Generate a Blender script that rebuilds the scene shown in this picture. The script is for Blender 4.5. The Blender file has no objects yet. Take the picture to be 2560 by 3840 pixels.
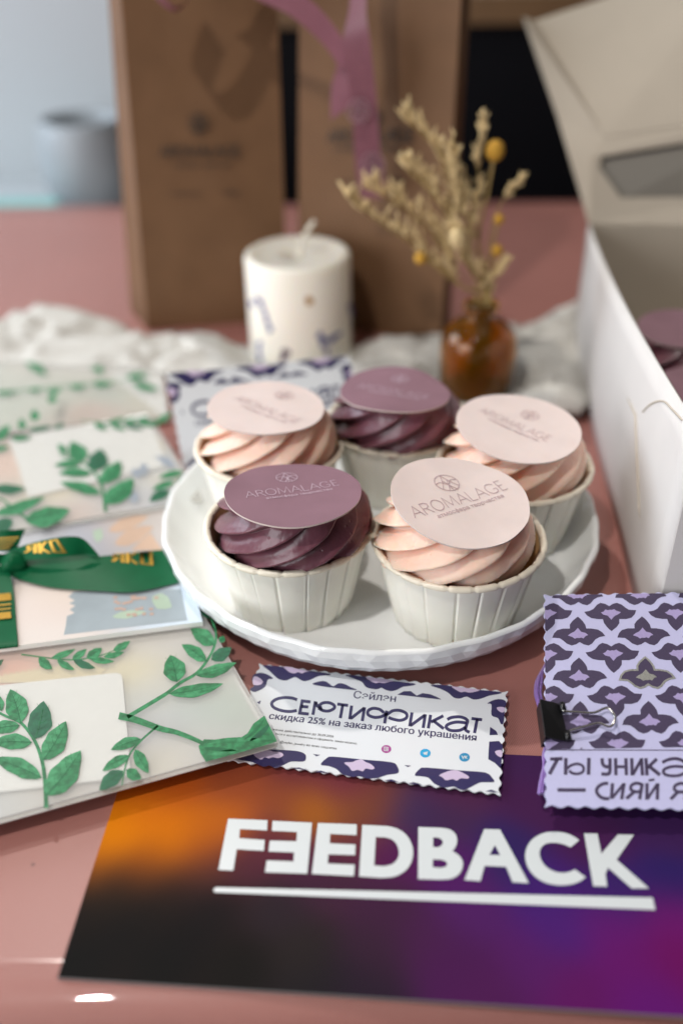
import bpy, bmesh, math, random
import numpy as np
from mathutils import Vector, Matrix, noise
from mathutils.geometry import tessellate_polygon
from mathutils.bvhtree import BVHTree

# ------------------------------------------------------------------ camera, world, lights, exposure
SC = bpy.context.scene
COL = SC.collection
MM = 0.001
CAM_H = 241.0                      # camera height above the table, millimetres
FPX, PITCH, ROLL = 3500.0, math.radians(34.5), math.radians(1.0)
IW, IH = 2560.0, 3840.0

cam_data = bpy.data.cameras.new('camera')
cam = bpy.data.objects.new('camera', cam_data)
COL.objects.link(cam)
SC.camera = cam
cam_data.sensor_fit = 'VERTICAL'
cam_data.sensor_height = 36.0
cam_data.sensor_width = 24.0
cam_data.lens = 36.0 * FPX / IH
cam_data.clip_start = 0.01
cam_data.clip_end = 50.0
cam_data.dof.use_dof = True
cam_data.dof.focus_distance = 0.314
cam_data.dof.aperture_fstop = 3.6
cam_data.dof.aperture_blades = 0
_c, _s = math.cos(ROLL), math.sin(ROLL)
_R = Vector((1, 0, 0))
_U = Vector((0, math.sin(PITCH), math.cos(PITCH)))
_F = Vector((0, math.cos(PITCH), -math.sin(PITCH)))
_X = _c * _R - _s * _U
_Y = _s * _R + _c * _U
cam.matrix_world = Matrix(((_X.x, _Y.x, -_F.x, 0), (_X.y, _Y.y, -_F.y, 0), (_X.z, _Y.z, -_F.z, CAM_H * MM), (0, 0, 0, 1)))

world = bpy.data.worlds.new("World")
SC.world = world
world.use_nodes = True
world.node_tree.nodes['Background'].inputs[0].default_value = (1.0, 0.93, 0.86, 1)
world.node_tree.nodes['Background'].inputs[1].default_value = 0.06


def lamp(name, loc, target, size, energy, color, shape='DISK', size_y=None):
    l = bpy.data.lights.new(name, 'AREA')
    l.shape = shape
    l.size = size
    if size_y:
        l.size_y = size_y
    l.energy = energy
    l.color = color
    o = bpy.data.objects.new(name, l)
    COL.objects.link(o)
    o.location = loc
    d = Vector(target) - Vector(loc)
    o.rotation_euler = d.to_track_quat('-Z', 'Y').to_euler()
    return o


lamp('ceiling_spot', (-0.790, 1.618, 2.60), (0.0, 0.3, 0.0), 0.07, 45.0, (1.0, 0.95, 0.88))
lamp('front_spot', (-0.285, -0.06, 0.88), (0.0, 0.32, 0.0), 0.024, 5.4, (1.0, 0.96, 0.91))
lamp('ceiling_bounce', (0.1, 0.55, 2.1), (0.05, 0.4, 0.0), 1.3, 3.0, (1.0, 0.95, 0.88), 'SQUARE')  # unseen soft area lamp added for light bounced off the ceiling
lamp('window_light', (-1.00, 0.78, 0.46), (-0.2, 0.62, 0.0), 0.8, 14.0, (0.80, 0.90, 1.0), 'RECTANGLE', 0.7)
lamp('window_fill', (-1.00, -0.40, 0.36), (0.0, 0.3, 0.06), 0.9, 17.0, (0.95, 0.97, 1.0), 'RECTANGLE', 0.8)
lamp('wall_fill', (-0.9, 0.75, 0.75), (-0.5, 1.09, 0.1), 0.4, 0.15, (0.84, 0.93, 1.0), 'SQUARE')  # added lamp aimed at the left wall to brighten it

SC.view_settings.view_transform = 'Standard'
SC.view_settings.look = 'None'
SC.view_settings.exposure = -0.38
SC.view_settings.gamma = 1.0
SC.render.engine = 'CYCLES'
SC.cycles.use_denoising = True
SC.cycles.max_bounces = 10
SC.cycles.transparent_max_bounces = 16
SC.cycles.caustics_reflective = False
SC.cycles.caustics_refractive = False
SC.cycles.sample_clamp_indirect = 6.0


# ------------------------------------------------------------------ geometry helpers (millimetres)
def ray(px, py):
    u = (px - IW / 2) / FPX
    v = (py - IH / 2) / FPX
    return u * _X - v * _Y + _F


def at(px, py, z=0.0):
    """point of the horizontal plane z that the photograph shows at this pixel"""
    d = ray(px, py)
    t = (z - CAM_H) / d.z
    return Vector((d.x * t, d.y * t, z))


def wy(px, py, y):
    """point of the upright plane y that the photograph shows at this pixel"""
    d = ray(px, py)
    t = y / d.y
    return Vector((d.x * t, y, CAM_H + d.z * t))


def lin(c, k=1.0):
    out = []
    for v in c[:3]:
        v = v / 255.0
        out.append((v / 12.92 if v <= 0.04045 else ((v + 0.055) / 1.055) ** 2.4) * k)
    return (out[0], out[1], out[2], 1.0)


BASE = {}                              # world base in mm of every object


class MB:
    """collects polygons (in world millimetres or in a thing's own frame) for ONE mesh object"""

    def __init__(self):
        self.v, self.f, self.m, self.s, self.c = [], [], [], [], []

    def add(self, verts, faces, mat=0, smooth=False, cols=None):
        o = len(self.v)
        self.v += [tuple(p) for p in verts]
        if cols is None:
            cols = [(1, 1, 1, 1)] * len(verts)
        self.c += list(cols)
        for f in faces:
            self.f.append([i + o for i in f])
            self.m.append(mat)
            self.s.append(smooth)
        return self

    def build(self, name, mats, parent=None, base=None):
        me = bpy.data.meshes.new(name)
        if parent is not None:
            b = BASE[parent.name] if base is None else Vector(base)
        else:
            b = Vector(base) if base is not None else Vector((0, 0, 0))
        me.from_pydata([((p[0] - b.x) * MM, (p[1] - b.y) * MM, (p[2] - b.z) * MM) for p in self.v], [], self.f)
        if not isinstance(mats, (list, tuple)):
            mats = [mats]
        for m in mats:
            me.materials.append(m)
        me.polygons.foreach_set('material_index', self.m)
        me.polygons.foreach_set('use_smooth', self.s)
        ca = me.color_attributes.new('Col', 'FLOAT_COLOR', 'POINT')
        ca.data.foreach_set('color', [x for c in self.c for x in c])
        me.update()
        o = bpy.data.objects.new(name, me)
        COL.objects.link(o)
        if parent is not None:
            o.parent = parent
        else:
            o.location = b * MM
        BASE[o.name] = b
        return o


def tag(o, label=None, cat=None, group=None, kind=None):
    if label:
        o['label'] = label
    if cat:
        o['category'] = cat
    if group:
        o['group'] = group
    if kind:
        o['kind'] = kind
    return o


def thing(name, label, cat, loc, group=None):
    o = bpy.data.objects.new(name, None)
    COL.objects.link(o)
    o.empty_display_size = 0.01
    o.location = Vector(loc) * MM
    BASE[o.name] = Vector(loc)
    return tag(o, label, cat, group)


def tess(outer, holes=()):
    """2-D polygon with holes -> verts, triangles"""
    loops = [[Vector((p[0], p[1], 0)) for p in outer]] + [[Vector((p[0], p[1], 0)) for p in h] for h in holes]
    tris = tessellate_polygon(loops)
    vs = [p for l in loops for p in l]
    return [(p.x, p.y) for p in vs], [tuple(t) for t in tris]


def smooth_path(pts, n=6, closed=False):
    """Catmull-Rom through 2-D or 3-D points"""
    P = [Vector(p) if len(p) == 3 else Vector((p[0], p[1], 0)) for p in pts]
    dim = len(pts[0])
    out = []
    N = len(P)
    rng = N if closed else N - 1
    for i in range(rng):
        if closed:
            a, b, c, d = P[(i - 1) % N], P[i], P[(i + 1) % N], P[(i + 2) % N]
        else:
            a, b, c, d = P[max(i - 1, 0)], P[i], P[i + 1], P[min(i + 2, N - 1)]
        for k in range(n):
            t = k / n
            q = 0.5 * ((2 * b) + (c - a) * t + (2 * a - 5 * b + 4 * c - d) * t * t + (3 * b - a - 3 * c + d) * t ** 3)
            out.append(q)
    if not closed:
        out.append(P[-1])
    return [tuple(q)[:dim] for q in out]


def stroke(pts, w, closed=False, taper=None):
    """2-D polyline with width -> verts, quads"""
    P = [Vector((p[0], p[1])) for p in pts]
    n = len(P)
    vs, fs = [], []
    for i in range(n):
        if closed:
            d0, d1 = P[i] - P[i - 1], P[(i + 1) % n] - P[i]
        else:
            d0 = P[i] - P[i - 1] if i > 0 else P[1] - P[0]
            d1 = P[i + 1] - P[i] if i < n - 1 else P[-1] - P[-2]
        if d0.length < 1e-6:
            d0 = d1
        if d1.length < 1e-6:
            d1 = d0
        d0 = d0.normalized()
        d1 = d1.normalized()
        t = d0 + d1
        t = t.normalized() if t.length > 1e-6 else d0
        nn = Vector((-t.y, t.x))
        k = 1.0 / max(0.45, abs(nn.dot(Vector((-d0.y, d0.x)))))
        ww = w * 0.5 * k * (taper(i / (n - 1)) if taper else 1.0)
        a, b = P[i] + nn * ww, P[i] - nn * ww
        vs += [(a.x, a.y), (b.x, b.y)]
    for i in range(n if closed else n - 1):
        j = (i + 1) % n
        fs.append((2 * i, 2 * i + 1, 2 * j + 1, 2 * j))
    return vs, fs


def leaf2(base, tip, w, bend=0.0, n=12):
    """pointed leaf outline between two 2-D points"""
    b, t = Vector(base[:2]), Vector(tip[:2])
    d = t - b
    L = d.length
    d = d.normalized()
    nn = Vector((-d.y, d.x))
    left, right, mid = [], [], []
    for i in range(n + 1):
        k = i / n
        half = 0.5 * w * (math.sin(math.pi * k ** 0.85) ** 0.85 if 0 < k < 1 else 0.0)
        off = nn * (bend * L * math.sin(math.pi * k))
        p = b + d * (L * k) + off
        jig = 1 + 0.06 * math.sin(k * 17 + base[0])
        left.append(p + nn * half * jig)
        right.append(p - nn * half * (2 - jig))
        mid.append(p)
    out = left + right[-2:0:-1]
    return [(p.x, p.y) for p in out], [(p.x, p.y) for p in mid]


def clip_poly(poly, a, b, c):
    """keep the side a*x + b*y >= c"""
    out = []
    n = len(poly)
    for i in range(n):
        p, q = poly[i], poly[(i + 1) % n]
        fp, fq = a * p[0] + b * p[1] - c, a * q[0] + b * q[1] - c
        if fp >= 0:
            out.append(p)
        if (fp >= 0) != (fq >= 0):
            t = fp / (fp - fq)
            out.append((p[0] + (q[0] - p[0]) * t, p[1] + (q[1] - p[1]) * t))
    return out


def tube(mb, pts, r, seg=8, mat=0, taper=None, caps=True, closed=False):
    P = [Vector(p) for p in pts]
    n = len(P)
    vs, fs = [], []
    up = Vector((0.13, 0.21, 0.97)).normalized()
    for i in range(n):
        if closed:
            t = P[(i + 1) % n] - P[i - 1]
        else:
            t = P[min(i + 1, n - 1)] - P[max(i - 1, 0)]
        t = t.normalized() if t.length > 1e-9 else Vector((0, 0, 1))
        a = t.cross(up)
        if a.length < 1e-3:
            a = t.cross(Vector((1, 0, 0)))
        a.normalize()
        b = a.cross(t).normalized()
        rr = r * (taper(i / max(1, n - 1)) if taper else 1.0)
        for k in range(seg):
            an = 2 * math.pi * k / seg
            vs.append(P[i] + a * (rr * math.cos(an)) + b * (rr * math.sin(an)))
    for i in range(n if closed else n - 1):
        j = (i + 1) % n
        for k in range(seg):
            l = (k + 1) % seg
            fs.append((i * seg + k, i * seg + l, j * seg + l, j * seg + k))
    if caps and not closed:
        fs.append(tuple(range(seg - 1, -1, -1)))
        fs.append(tuple(range((n - 1) * seg, n * seg)))
    mb.add(vs, fs, mat, True)


def lathe(mb, prof, c, seg=64, mat=0, smooth=True, rf=None):
    """prof = [(r, z)], revolve about the upright axis through c"""
    vs, fs = [], []
    n = len(prof)
    for i, (r, z) in enumerate(prof):
        for k in range(seg):
            a = 2 * math.pi * k / seg
            rr = r if rf is None else rf(r, z, a, i)
            vs.append((c[0] + rr * math.cos(a), c[1] + rr * math.sin(a), c[2] + z))
    for i in range(n - 1):
        for k in range(seg):
            l = (k + 1) % seg
            fs.append((i * seg + k, i * seg + l, (i + 1) * seg + l, (i + 1) * seg + k))
    mb.add(vs, fs, mat, smooth)


def slab(mb, poly, z0, z1, mat=0, side=None):
    """flat 2-D polygon (world xy) extruded from z0 to z1"""
    vs, tr = tess(poly)
    n = len(vs)
    area = sum(vs[i][0] * vs[(i + 1) % n][1] - vs[(i + 1) % n][0] * vs[i][1] for i in range(n))
    mb.add([(x, y, z1) for x, y in vs], tr, mat)
    mb.add([(x, y, z0) for x, y in vs], [t[::-1] for t in tr], mat)
    V = [(x, y, z0) for x, y in vs] + [(x, y, z1) for x, y in vs]
    F = [(i, (i + 1) % n, n + (i + 1) % n, n + i) for i in range(n)]
    mb.add(V, F, mat if side is None else side)


def sheet3(mb, poly3, th=0.5, mat=0):
    """flat or near-flat 3-D polygon given thickness along its normal"""
    P = [Vector(p) for p in poly3]
    nrm = Vector((0, 0, 0))
    for i in range(len(P)):
        a, b = P[i], P[(i + 1) % len(P)]
        nrm += a.cross(b)
    nrm.normalize()
    n = len(P)
    V = [p + nrm * th * 0.5 for p in P] + [p - nrm * th * 0.5 for p in P]
    F = [tuple(range(n)), tuple(range(2 * n - 1, n - 1, -1))]
    F += [(i, n + i, n + (i + 1) % n, (i + 1) % n) for i in range(n)]
    mb.add(V, F, mat)


_fcache = {}


def raw_text(body):
    cu = bpy.data.curves.new('letters', 'FONT')
    cu.body = body
    cu.size = 1.0
    cu.resolution_u = 3
    o = bpy.data.objects.new('letters', cu)
    COL.objects.link(o)
    dg = bpy.context.evaluated_depsgraph_get()
    me = bpy.data.meshes.new_from_object(o.evaluated_get(dg))
    vs = [(v.co.x, v.co.y) for v in me.vertices]
    fs = [tuple(p.vertices) for p in me.polygons]
    bpy.data.objects.remove(o)
    bpy.data.curves.remove(cu)
    bpy.data.meshes.remove(me)
    return vs, fs


_gcache = {}


def glyph(ch):
    """one letter: its triangles and how far the pen moves on"""
    if ch in _gcache:
        return _gcache[ch]
    mx = lambda t: max(v[0] for v in raw_text(t)[0])
    adv = mx(ch + 'l') - mx('l')
    if ch in 'нф':                    # drawn by hand: the built-in fill breaks these two
        ref = raw_text('п' if ch == 'н' else 'о')[0]
        x0, x1, y1 = min(v[0] for v in ref), max(v[0] for v in ref), max(v[1] for v in ref)
        t = .085
        if ch == 'н':
            adv = mx('п' + 'l') - mx('l')
            R = [(x0, 0, x0 + t, y1), (x1 - t, 0, x1, y1), (x0 + t, y1 * .42, x1 - t, y1 * .42 + t * .9)]
            gv, gf = [], []
        else:
            adv = mx('о' + 'l') - mx('l')
            gv, gf = raw_text('о')
            gv, gf = list(gv), list(gf)
            xc = (x0 + x1) / 2
            R = [(xc - t / 2, -.2, xc + t / 2, .74)]
        for a, b, c, d in R:
            n = len(gv)
            gv += [(a, b), (c, b), (c, d), (a, d)]
            gf.append((n, n + 1, n + 2, n + 3))
    elif ch == ' ':
        gv, gf = [], []
    else:
        gv, gf = raw_text(ch)
    _gcache[ch] = (gv, gf, adv)
    return _gcache[ch]


def text2d(body, bold=0.0):
    """words as 2-D triangles from the built-in font, origin at the left of the base line"""
    key = (body, bold)
    if key in _fcache:
        return _fcache[key]
    vs, fs, x = [], [], 0.0
    for ch in body:
        gv, gf, adv = glyph(ch)
        n = len(vs)
        vs += [(p[0] + x, p[1]) for p in gv]
        fs += [tuple(i + n for i in f) for f in gf]
        x += adv
    if bold:
        n = len(vs)
        vs = vs + [(v[0] + bold * 2.2, v[1] + bold * .5) for v in vs]
        fs = fs + [tuple(i + n for i in f) for f in fs]
    _fcache[key] = (vs, fs)
    return vs, fs


def text_on(mb, body, P0, P1, up, hratio=1.0, mat=0, bold=0.0, lift=0.0):
    """words set from P0 to P1 (3-D base line ends), 'up' is the 3-D direction of the letters' height"""
    vs, fs = text2d(body, bold)
    if not vs:
        return
    x0 = min(v[0] for v in vs)
    x1 = max(v[0] for v in vs)
    P0, P1, up = Vector(P0), Vector(P1), Vector(up).normalized()
    X = (P1 - P0) / (x1 - x0)
    s = X.length * hratio
    nrm = X.cross(up).normalized()
    h = len(vs) // 2
    mb.add([P0 + X * (v[0] - x0) + up * (s * v[1]) + nrm * (lift + (.012 if bold and i >= h else 0.0)) for i, v in enumerate(vs)], fs, mat)


def shear_up(P0, P1, z):
    d = (Vector(P1) - Vector(P0)).normalized()
    return Vector((-d.y, d.x, 0))


# ------------------------------------------------------------------ materials
def new_mat(name):
    m = bpy.data.materials.new(name)
    m.use_nodes = True
    nt = m.node_tree
    return m, nt, nt.nodes['Principled BSDF']


def noise_col(nt, bsdf, col, var=0.08, scale=400.0, detail=4.0, col2=None):
    tc = nt.nodes.new('ShaderNodeTexCoord')
    nz = nt.nodes.new('ShaderNodeTexNoise')
    nz.inputs['Scale'].default_value = scale
    nz.inputs['Detail'].default_value = detail
    nt.links.new(tc.outputs['Object'], nz.inputs['Vector'])
    mx = nt.nodes.new('ShaderNodeMix')
    mx.data_type = 'RGBA'
    c2 = col2 if col2 else tuple(max(0.0, c * (1 - var * 2)) for c in col[:3]) + (1,)
    c1 = tuple(min(1.0, c * (1 + var)) for c in col[:3]) + (1,)
    mx.inputs[6].default_value = c1
    mx.inputs[7].default_value = c2
    nt.links.new(nz.outputs['Fac'], mx.inputs[0])
    nt.links.new(mx.outputs[2], bsdf.inputs['Base Color'])
    return tc, nz, mx


def bump(nt, bsdf, height, strength=0.2, dist=0.0002):
    b = nt.nodes.new('ShaderNodeBump')
    b.inputs['Strength'].default_value = strength
    b.inputs['Distance'].default_value = dist
    nt.links.new(height, b.inputs['Height'])
    nt.links.new(b.outputs['Normal'], bsdf.inputs['Normal'])
    return b


def mat(name, col, rough=0.5, var=0.06, scale=300.0, spec=0.5, sss=0.0, sssr=(1, .6, .4), sss_scale=0.003,
        metal=0.0, coat=0.0, bmp=0.0, bscale=900.0, bdist=0.0002, sheen=0.0):
    m, nt, b = new_mat(name)
    tc, nz, mx = noise_col(nt, b, col, var, scale)
    b.inputs['Roughness'].default_value = rough
    b.inputs['Specular IOR Level'].default_value = spec
    b.inputs['Metallic'].default_value = metal
    if sss:
        b.inputs['Subsurface Weight'].default_value = sss
        b.inputs['Subsurface Radius'].default_value = sssr
        b.inputs['Subsurface Scale'].default_value = sss_scale
    if coat:
        b.inputs['Coat Weight'].default_value = coat
        b.inputs['Coat Roughness'].default_value = 0.12
    if sheen:
        b.inputs['Sheen Weight'].default_value = sheen
    if bmp:
        n2 = nt.nodes.new('ShaderNodeTexNoise')
        n2.inputs['Scale'].default_value = bscale
        n2.inputs['Detail'].default_value = 5
        nt.links.new(tc.outputs['Object'], n2.inputs['Vector'])
        bump(nt, b, n2.outputs['Fac'], bmp, bdist)
    return m


def mat_attr(name, rough=0.5, spec=0.5, coat=0.0, coat_rough=0.15, grain=0.05, gscale=2500):
    """printed colours stored on the mesh, with a fine paper grain"""
    m, nt, b = new_mat(name)
    at_ = nt.nodes.new('ShaderNodeVertexColor')
    at_.layer_name = 'Col'
    tc = nt.nodes.new('ShaderNodeTexCoord')
    nz = nt.nodes.new('ShaderNodeTexNoise')
    nz.inputs['Scale'].default_value = gscale
    nt.links.new(tc.outputs['Object'], nz.inputs['Vector'])
    mr = nt.nodes.new('ShaderNodeMapRange')
    mr.inputs[3].default_value = 1 - grain * 2
    mr.inputs[4].default_value = 1 + grain * 2
    nt.links.new(nz.outputs['Fac'], mr.inputs[0])
    mx = nt.nodes.new('ShaderNodeVectorMath')
    mx.operation = 'SCALE'
    nt.links.new(at_.outputs['Color'], mx.inputs[0])
    nt.links.new(mr.outputs[0], mx.inputs['Scale'])
    nt.links.new(mx.outputs[0], b.inputs['Base Color'])
    b.inputs['Roughness'].default_value = rough
    b.inputs['Specular IOR Level'].default_value = spec
    b.inputs['Coat Weight'].default_value = coat
    b.inputs['Coat Roughness'].default_value = coat_rough
    return m


def mat_vellum(name, col, through=0.5, rough=0.45):
    m, nt, b = new_mat(name)
    out = nt.nodes['Material Output']
    noise_col(nt, b, col, 0.04, 120)
    b.inputs['Roughness'].default_value = rough
    tr = nt.nodes.new('ShaderNodeBsdfTransparent')
    tr.inputs[0].default_value = (0.97, 0.97, 0.96, 1)
    tl = nt.nodes.new('ShaderNodeBsdfTranslucent')
    tl.inputs[0].default_value = col
    m1 = nt.nodes.new('ShaderNodeMixShader')
    m1.inputs[0].default_value = 0.25
    nt.links.new(b.outputs[0], m1.inputs[1])
    nt.links.new(tl.outputs[0], m1.inputs[2])
    m2 = nt.nodes.new('ShaderNodeMixShader')
    m2.inputs[0].default_value = through
    nt.links.new(m1.outputs[0], m2.inputs[1])
    nt.links.new(tr.outputs[0], m2.inputs[2])
    nt.links.new(m2.outputs[0], out.inputs[0])
    return m


def mat_print(name, col, col2, through=0.25, scale=420):
    """ink on tracing paper: watercolour mottling, a little of what lies below shows through"""
    m, nt, b = new_mat(name)
    out = nt.nodes['Material Output']
    tc, nz, mx = noise_col(nt, b, col, 0.1, scale, 6, col2)
    mr = nt.nodes.new('ShaderNodeMapRange')
    mr.inputs[1].default_value = 0.36
    mr.inputs[2].default_value = 0.64
    nt.links.new(nz.outputs['Fac'], mr.inputs[0])
    nt.links.new(mr.outputs[0], mx.inputs[0])
    b.inputs['Roughness'].default_value = 0.5
    tr = nt.nodes.new('ShaderNodeBsdfTransparent')
    tr.inputs[0].default_value = (0.25, 0.60, 0.36, 1)
    m2 = nt.nodes.new('ShaderNodeMixShader')
    m2.inputs[0].default_value = through
    nt.links.new(b.outputs[0], m2.inputs[1])
    nt.links.new(tr.outputs[0], m2.inputs[2])
    nt.links.new(m2.outputs[0], out.inputs[0])
    return m


def mat_cloth():
    m, nt, b = new_mat('pink_weave')
    tc, nz, mx = noise_col(nt, b, (0.455, 0.195, 0.165, 1), 0.07, 9.0, 5)
    # woven dots: two crossed waves turned against the table edge
    mp = nt.nodes.new('ShaderNodeMapping')
    mp.inputs['Rotation'].default_value = (0, 0, math.radians(32))
    nt.links.new(tc.outputs['Object'], mp.inputs[0])
    w1 = nt.nodes.new('ShaderNodeTexWave')
    w1.inputs['Scale'].default_value = 520
    w1.inputs['Distortion'].default_value = 0.6
    w2 = nt.nodes.new('ShaderNodeTexWave')
    w2.bands_direction = 'Y'
    w2.inputs['Scale'].default_value = 520
    w2.inputs['Distortion'].default_value = 0.6
    nt.links.new(mp.outputs[0], w1.inputs[0])
    nt.links.new(mp.outputs[0], w2.inputs[0])
    mu = nt.nodes.new('ShaderNodeMath')
    mu.operation = 'MULTIPLY'
    nt.links.new(w1.outputs['Fac'], mu.inputs[0])
    nt.links.new(w2.outputs['Fac'], mu.inputs[1])
    # weave colour
    m3 = nt.nodes.new('ShaderNodeMix')
    m3.data_type = 'RGBA'
    m3.blend_type = 'MULTIPLY'
    m3.inputs[0].default_value = 1.0
    rp = nt.nodes.new('ShaderNodeValToRGB')
    rp.color_ramp.elements[0].color = (0.66, 0.64, 0.64, 1)
    rp.color_ramp.elements[1].color = (1.28, 1.25, 1.25, 1)
    nt.links.new(mu.outputs[0], rp.inputs[0])
    nt.links.new(mx.outputs[2], m3.inputs[6])
    nt.links.new(rp.outputs[0], m3.inputs[7])
    nt.links.new(m3.outputs[2], b.inputs['Base Color'])
    vo = nt.nodes.new('ShaderNodeTexVoronoi')
    vo.inputs['Scale'].default_value = 46
    nt.links.new(tc.outputs['Object'], vo.inputs['Vector'])
    sk = nt.nodes.new('ShaderNodeMapRange')
    sk.inputs[1].default_value = 0.020
    sk.inputs[2].default_value = 0.045
    sk.inputs[3].default_value = 0.35
    sk.inputs[4].default_value = 1.0
    nt.links.new(vo.outputs['Distance'], sk.inputs[0])
    sc_ = nt.nodes.new('ShaderNodeVectorMath')
    sc_.operation = 'SCALE'
    nt.links.new(m3.outputs[2], sc_.inputs[0])
    nt.links.new(sk.outputs[0], sc_.inputs['Scale'])
    nt.links.new(sc_.outputs[0], b.inputs['Base Color'])
    bump(nt, b, mu.outputs[0], 0.5, 0.00025)
    b.inputs['Roughness'].default_value = 0.36
    b.inputs['Specular IOR Level'].default_value = 0.42
    # the clear hem film along the front edge shines
    sp = nt.nodes.new('ShaderNodeSeparateXYZ')
    nt.links.new(tc.outputs['Object'], sp.inputs[0])
    mr = nt.nodes.new('ShaderNodeMapRange')
    mr.inputs[1].default_value = 0.1402
    mr.inputs[2].default_value = 0.1392
    mr.inputs[3].default_value = 0.22
    mr.inputs[4].default_value = 0.85
    nt.links.new(sp.outputs['Y'], mr.inputs[0])
    nt.links.new(mr.outputs[0], b.inputs['Coat Weight'])
    m5 = nt.nodes.new('ShaderNodeMapRange')
    m5.inputs[1].default_value = 0.1402
    m5.inputs[2].default_value = 0.1392
    m5.inputs[3].default_value = 0.34
    m5.inputs[4].default_value = 0.03
    nt.links.new(sp.outputs['Y'], m5.inputs[0])
    nt.links.new(m5.outputs[0], b.inputs['Coat Roughness'])
    return m


WHITE = (0.80, 0.80, 0.78, 1)
M_cloth = mat_cloth()
M_wall = mat('painted_wall', (0.50, 0.53, 0.55, 1), 0.7, 0.02, 3)
M_floor = mat('dark_floor', (0.05, 0.045, 0.04, 1), 0.5, 0.1, 4)
M_black = mat('black_laminate', (0.006, 0.006, 0.008, 1), 0.6, 0.1, 10, spec=0.1)
M_wood = mat('brown_wood', (0.20, 0.11, 0.05, 1), 0.5, 0.2, 20)
M_teal = mat('teal_plastic', (0.20, 0.50, 0.48, 1), 0.4)
M_pot = mat('grey_ceramic', (0.33, 0.36, 0.385, 1), 0.45, 0.06, 40)
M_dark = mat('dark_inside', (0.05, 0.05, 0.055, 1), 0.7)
M_kraft = mat('kraft_paper', (0.168, 0.086, 0.041, 1), 0.62, 0.10, 60, spec=0.3, bmp=0.25, bscale=120, bdist=0.0006)
M_ink = mat('dark_print', (0.035, 0.024, 0.018, 1), 0.7)
M_mauve = mat('mauve_satin', (0.20, 0.076, 0.100, 1), 0.4, 0.08, 200, spec=0.3)
M_mauve_print = mat('pale_ribbon_print', (0.30, 0.17, 0.20, 1), 0.4)
M_wax = mat('ivory_wax', (0.92, 0.87, 0.76, 1), 0.45, 0.03, 30, sss=0.35, sssr=(1, .75, .5), sss_scale=0.006)
M_wick = mat('cotton_wick', (0.72, 0.66, 0.55, 1), 0.8)
M_petal_blue = mat('pressed_lavender', (0.13, 0.13, 0.30, 1), 0.6, 0.25, 500)
M_petal_dark = mat('pressed_plum_flower', (0.09, 0.035, 0.07, 1), 0.6, 0.2, 500)
M_petal_yel = mat('pressed_yellow_flower', (0.45, 0.22, 0.02, 1), 0.6, 0.2, 500)
M_gauze = mat('white_gauze', (0.58, 0.56, 0.52, 1), 0.85, 0.05, 300, spec=0.15, bmp=0.5, bscale=1500, bdist=0.0003)
M_straw = mat('dried_straw', (0.68, 0.52, 0.28, 1), 0.75, 0.15, 500, spec=0.2)
M_stem = mat('dried_stem', (0.36, 0.25, 0.10, 1), 0.75, 0.15, 500, spec=0.2)
M_yellow = mat('dried_yellow_head', (0.62, 0.33, 0.035, 1), 0.8, 0.2, 900, bmp=0.8, bscale=2500, bdist=0.0006)
M_board = mat('white_cardboard', (0.64, 0.615, 0.595, 1), 0.55, 0.03, 60, spec=0.35)
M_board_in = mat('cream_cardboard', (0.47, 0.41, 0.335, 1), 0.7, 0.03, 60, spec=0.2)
M_grey = mat('plain_grey', (0.24, 0.22, 0.19, 1), 0.35, 0.03, 60)
M_cup = mat('white_paper_cup', (0.84, 0.82, 0.745, 1), 0.45, 0.03, 90, sss=0.15, sss_scale=0.001)
M_rim = mat('cream_paper_rim', (0.80, 0.73, 0.60, 1), 0.30, 0.05, 300, spec=0.5)
M_cup_in = mat('buttery_paper', (0.62, 0.42, 0.20, 1), 0.4, 0.1, 90)
M_cake_pale = mat('golden_sponge', (0.42, 0.20, 0.05, 1), 0.7, 0.2, 300, bmp=0.8, bscale=700, bdist=0.001)
M_cake_dark = mat('chocolate_sponge', (0.012, 0.007, 0.006, 1), 0.7, 0.2, 300, bmp=0.8, bscale=700, bdist=0.001)
M_ceramic = mat('white_porcelain', (0.83, 0.84, 0.84, 1), 0.12, 0.01, 20, spec=0.6)
M_card = mat('glossy_white_card', (0.72, 0.74, 0.77, 1), 0.28, 0.01, 100, spec=0.45, coat=0.25)
M_navy = mat('navy_print', (0.036, 0.030, 0.105, 1), 0.28, 0.06, 300, coat=0.4)
M_lilac = mat('lilac_print', (0.60, 0.49, 0.66, 1), 0.28, 0.03, 300, coat=0.4)
M_text = mat('black_lettering', (0.02, 0.02, 0.025, 1), 0.4)
M_insta = mat('violet_orange_badge', (0.42, 0.06, 0.30, 1), 0.3, 0.2, 260, )
M_tele = mat('sky_blue_badge', (0.02, 0.36, 0.66, 1), 0.3)
M_vk = mat('blue_badge', (0.02, 0.25, 0.48, 1), 0.3)
M_wprint = mat('white_print', (0.62, 0.65, 0.66, 1), 0.35, 0.01)
M_lav = mat('lavender_paper', (0.52, 0.51, 0.745, 1), 0.6, 0.03, 700, spec=0.3)
M_plum = mat('plum_print', (0.070, 0.052, 0.105, 1), 0.5, 0.16, 1500, spec=0.35)
M_lilac2 = mat('mid_lilac_print', (0.40, 0.33, 0.58, 1), 0.55, 0.08, 1200, spec=0.3)
M_foil = mat('silver_foil', (0.62, 0.62, 0.58, 1), 0.38, 0.25, 1800, metal=0.8)
M_clip = mat('black_enamel', (0.008, 0.008, 0.009, 1), 0.28, 0.1, 300)
M_steel = mat('bright_steel', (0.62, 0.60, 0.58, 1), 0.16, 0.04, 300, metal=1.0)
M_thread = mat('violet_thread', (0.24, 0.13, 0.42, 1), 0.38, 0.2, 800, sheen=0.3)
M_green = mat('green_satin', (0.003, 0.100, 0.037, 1), 0.42, 0.12, 150, spec=0.14, bmp=0.12, bscale=1800)
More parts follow.
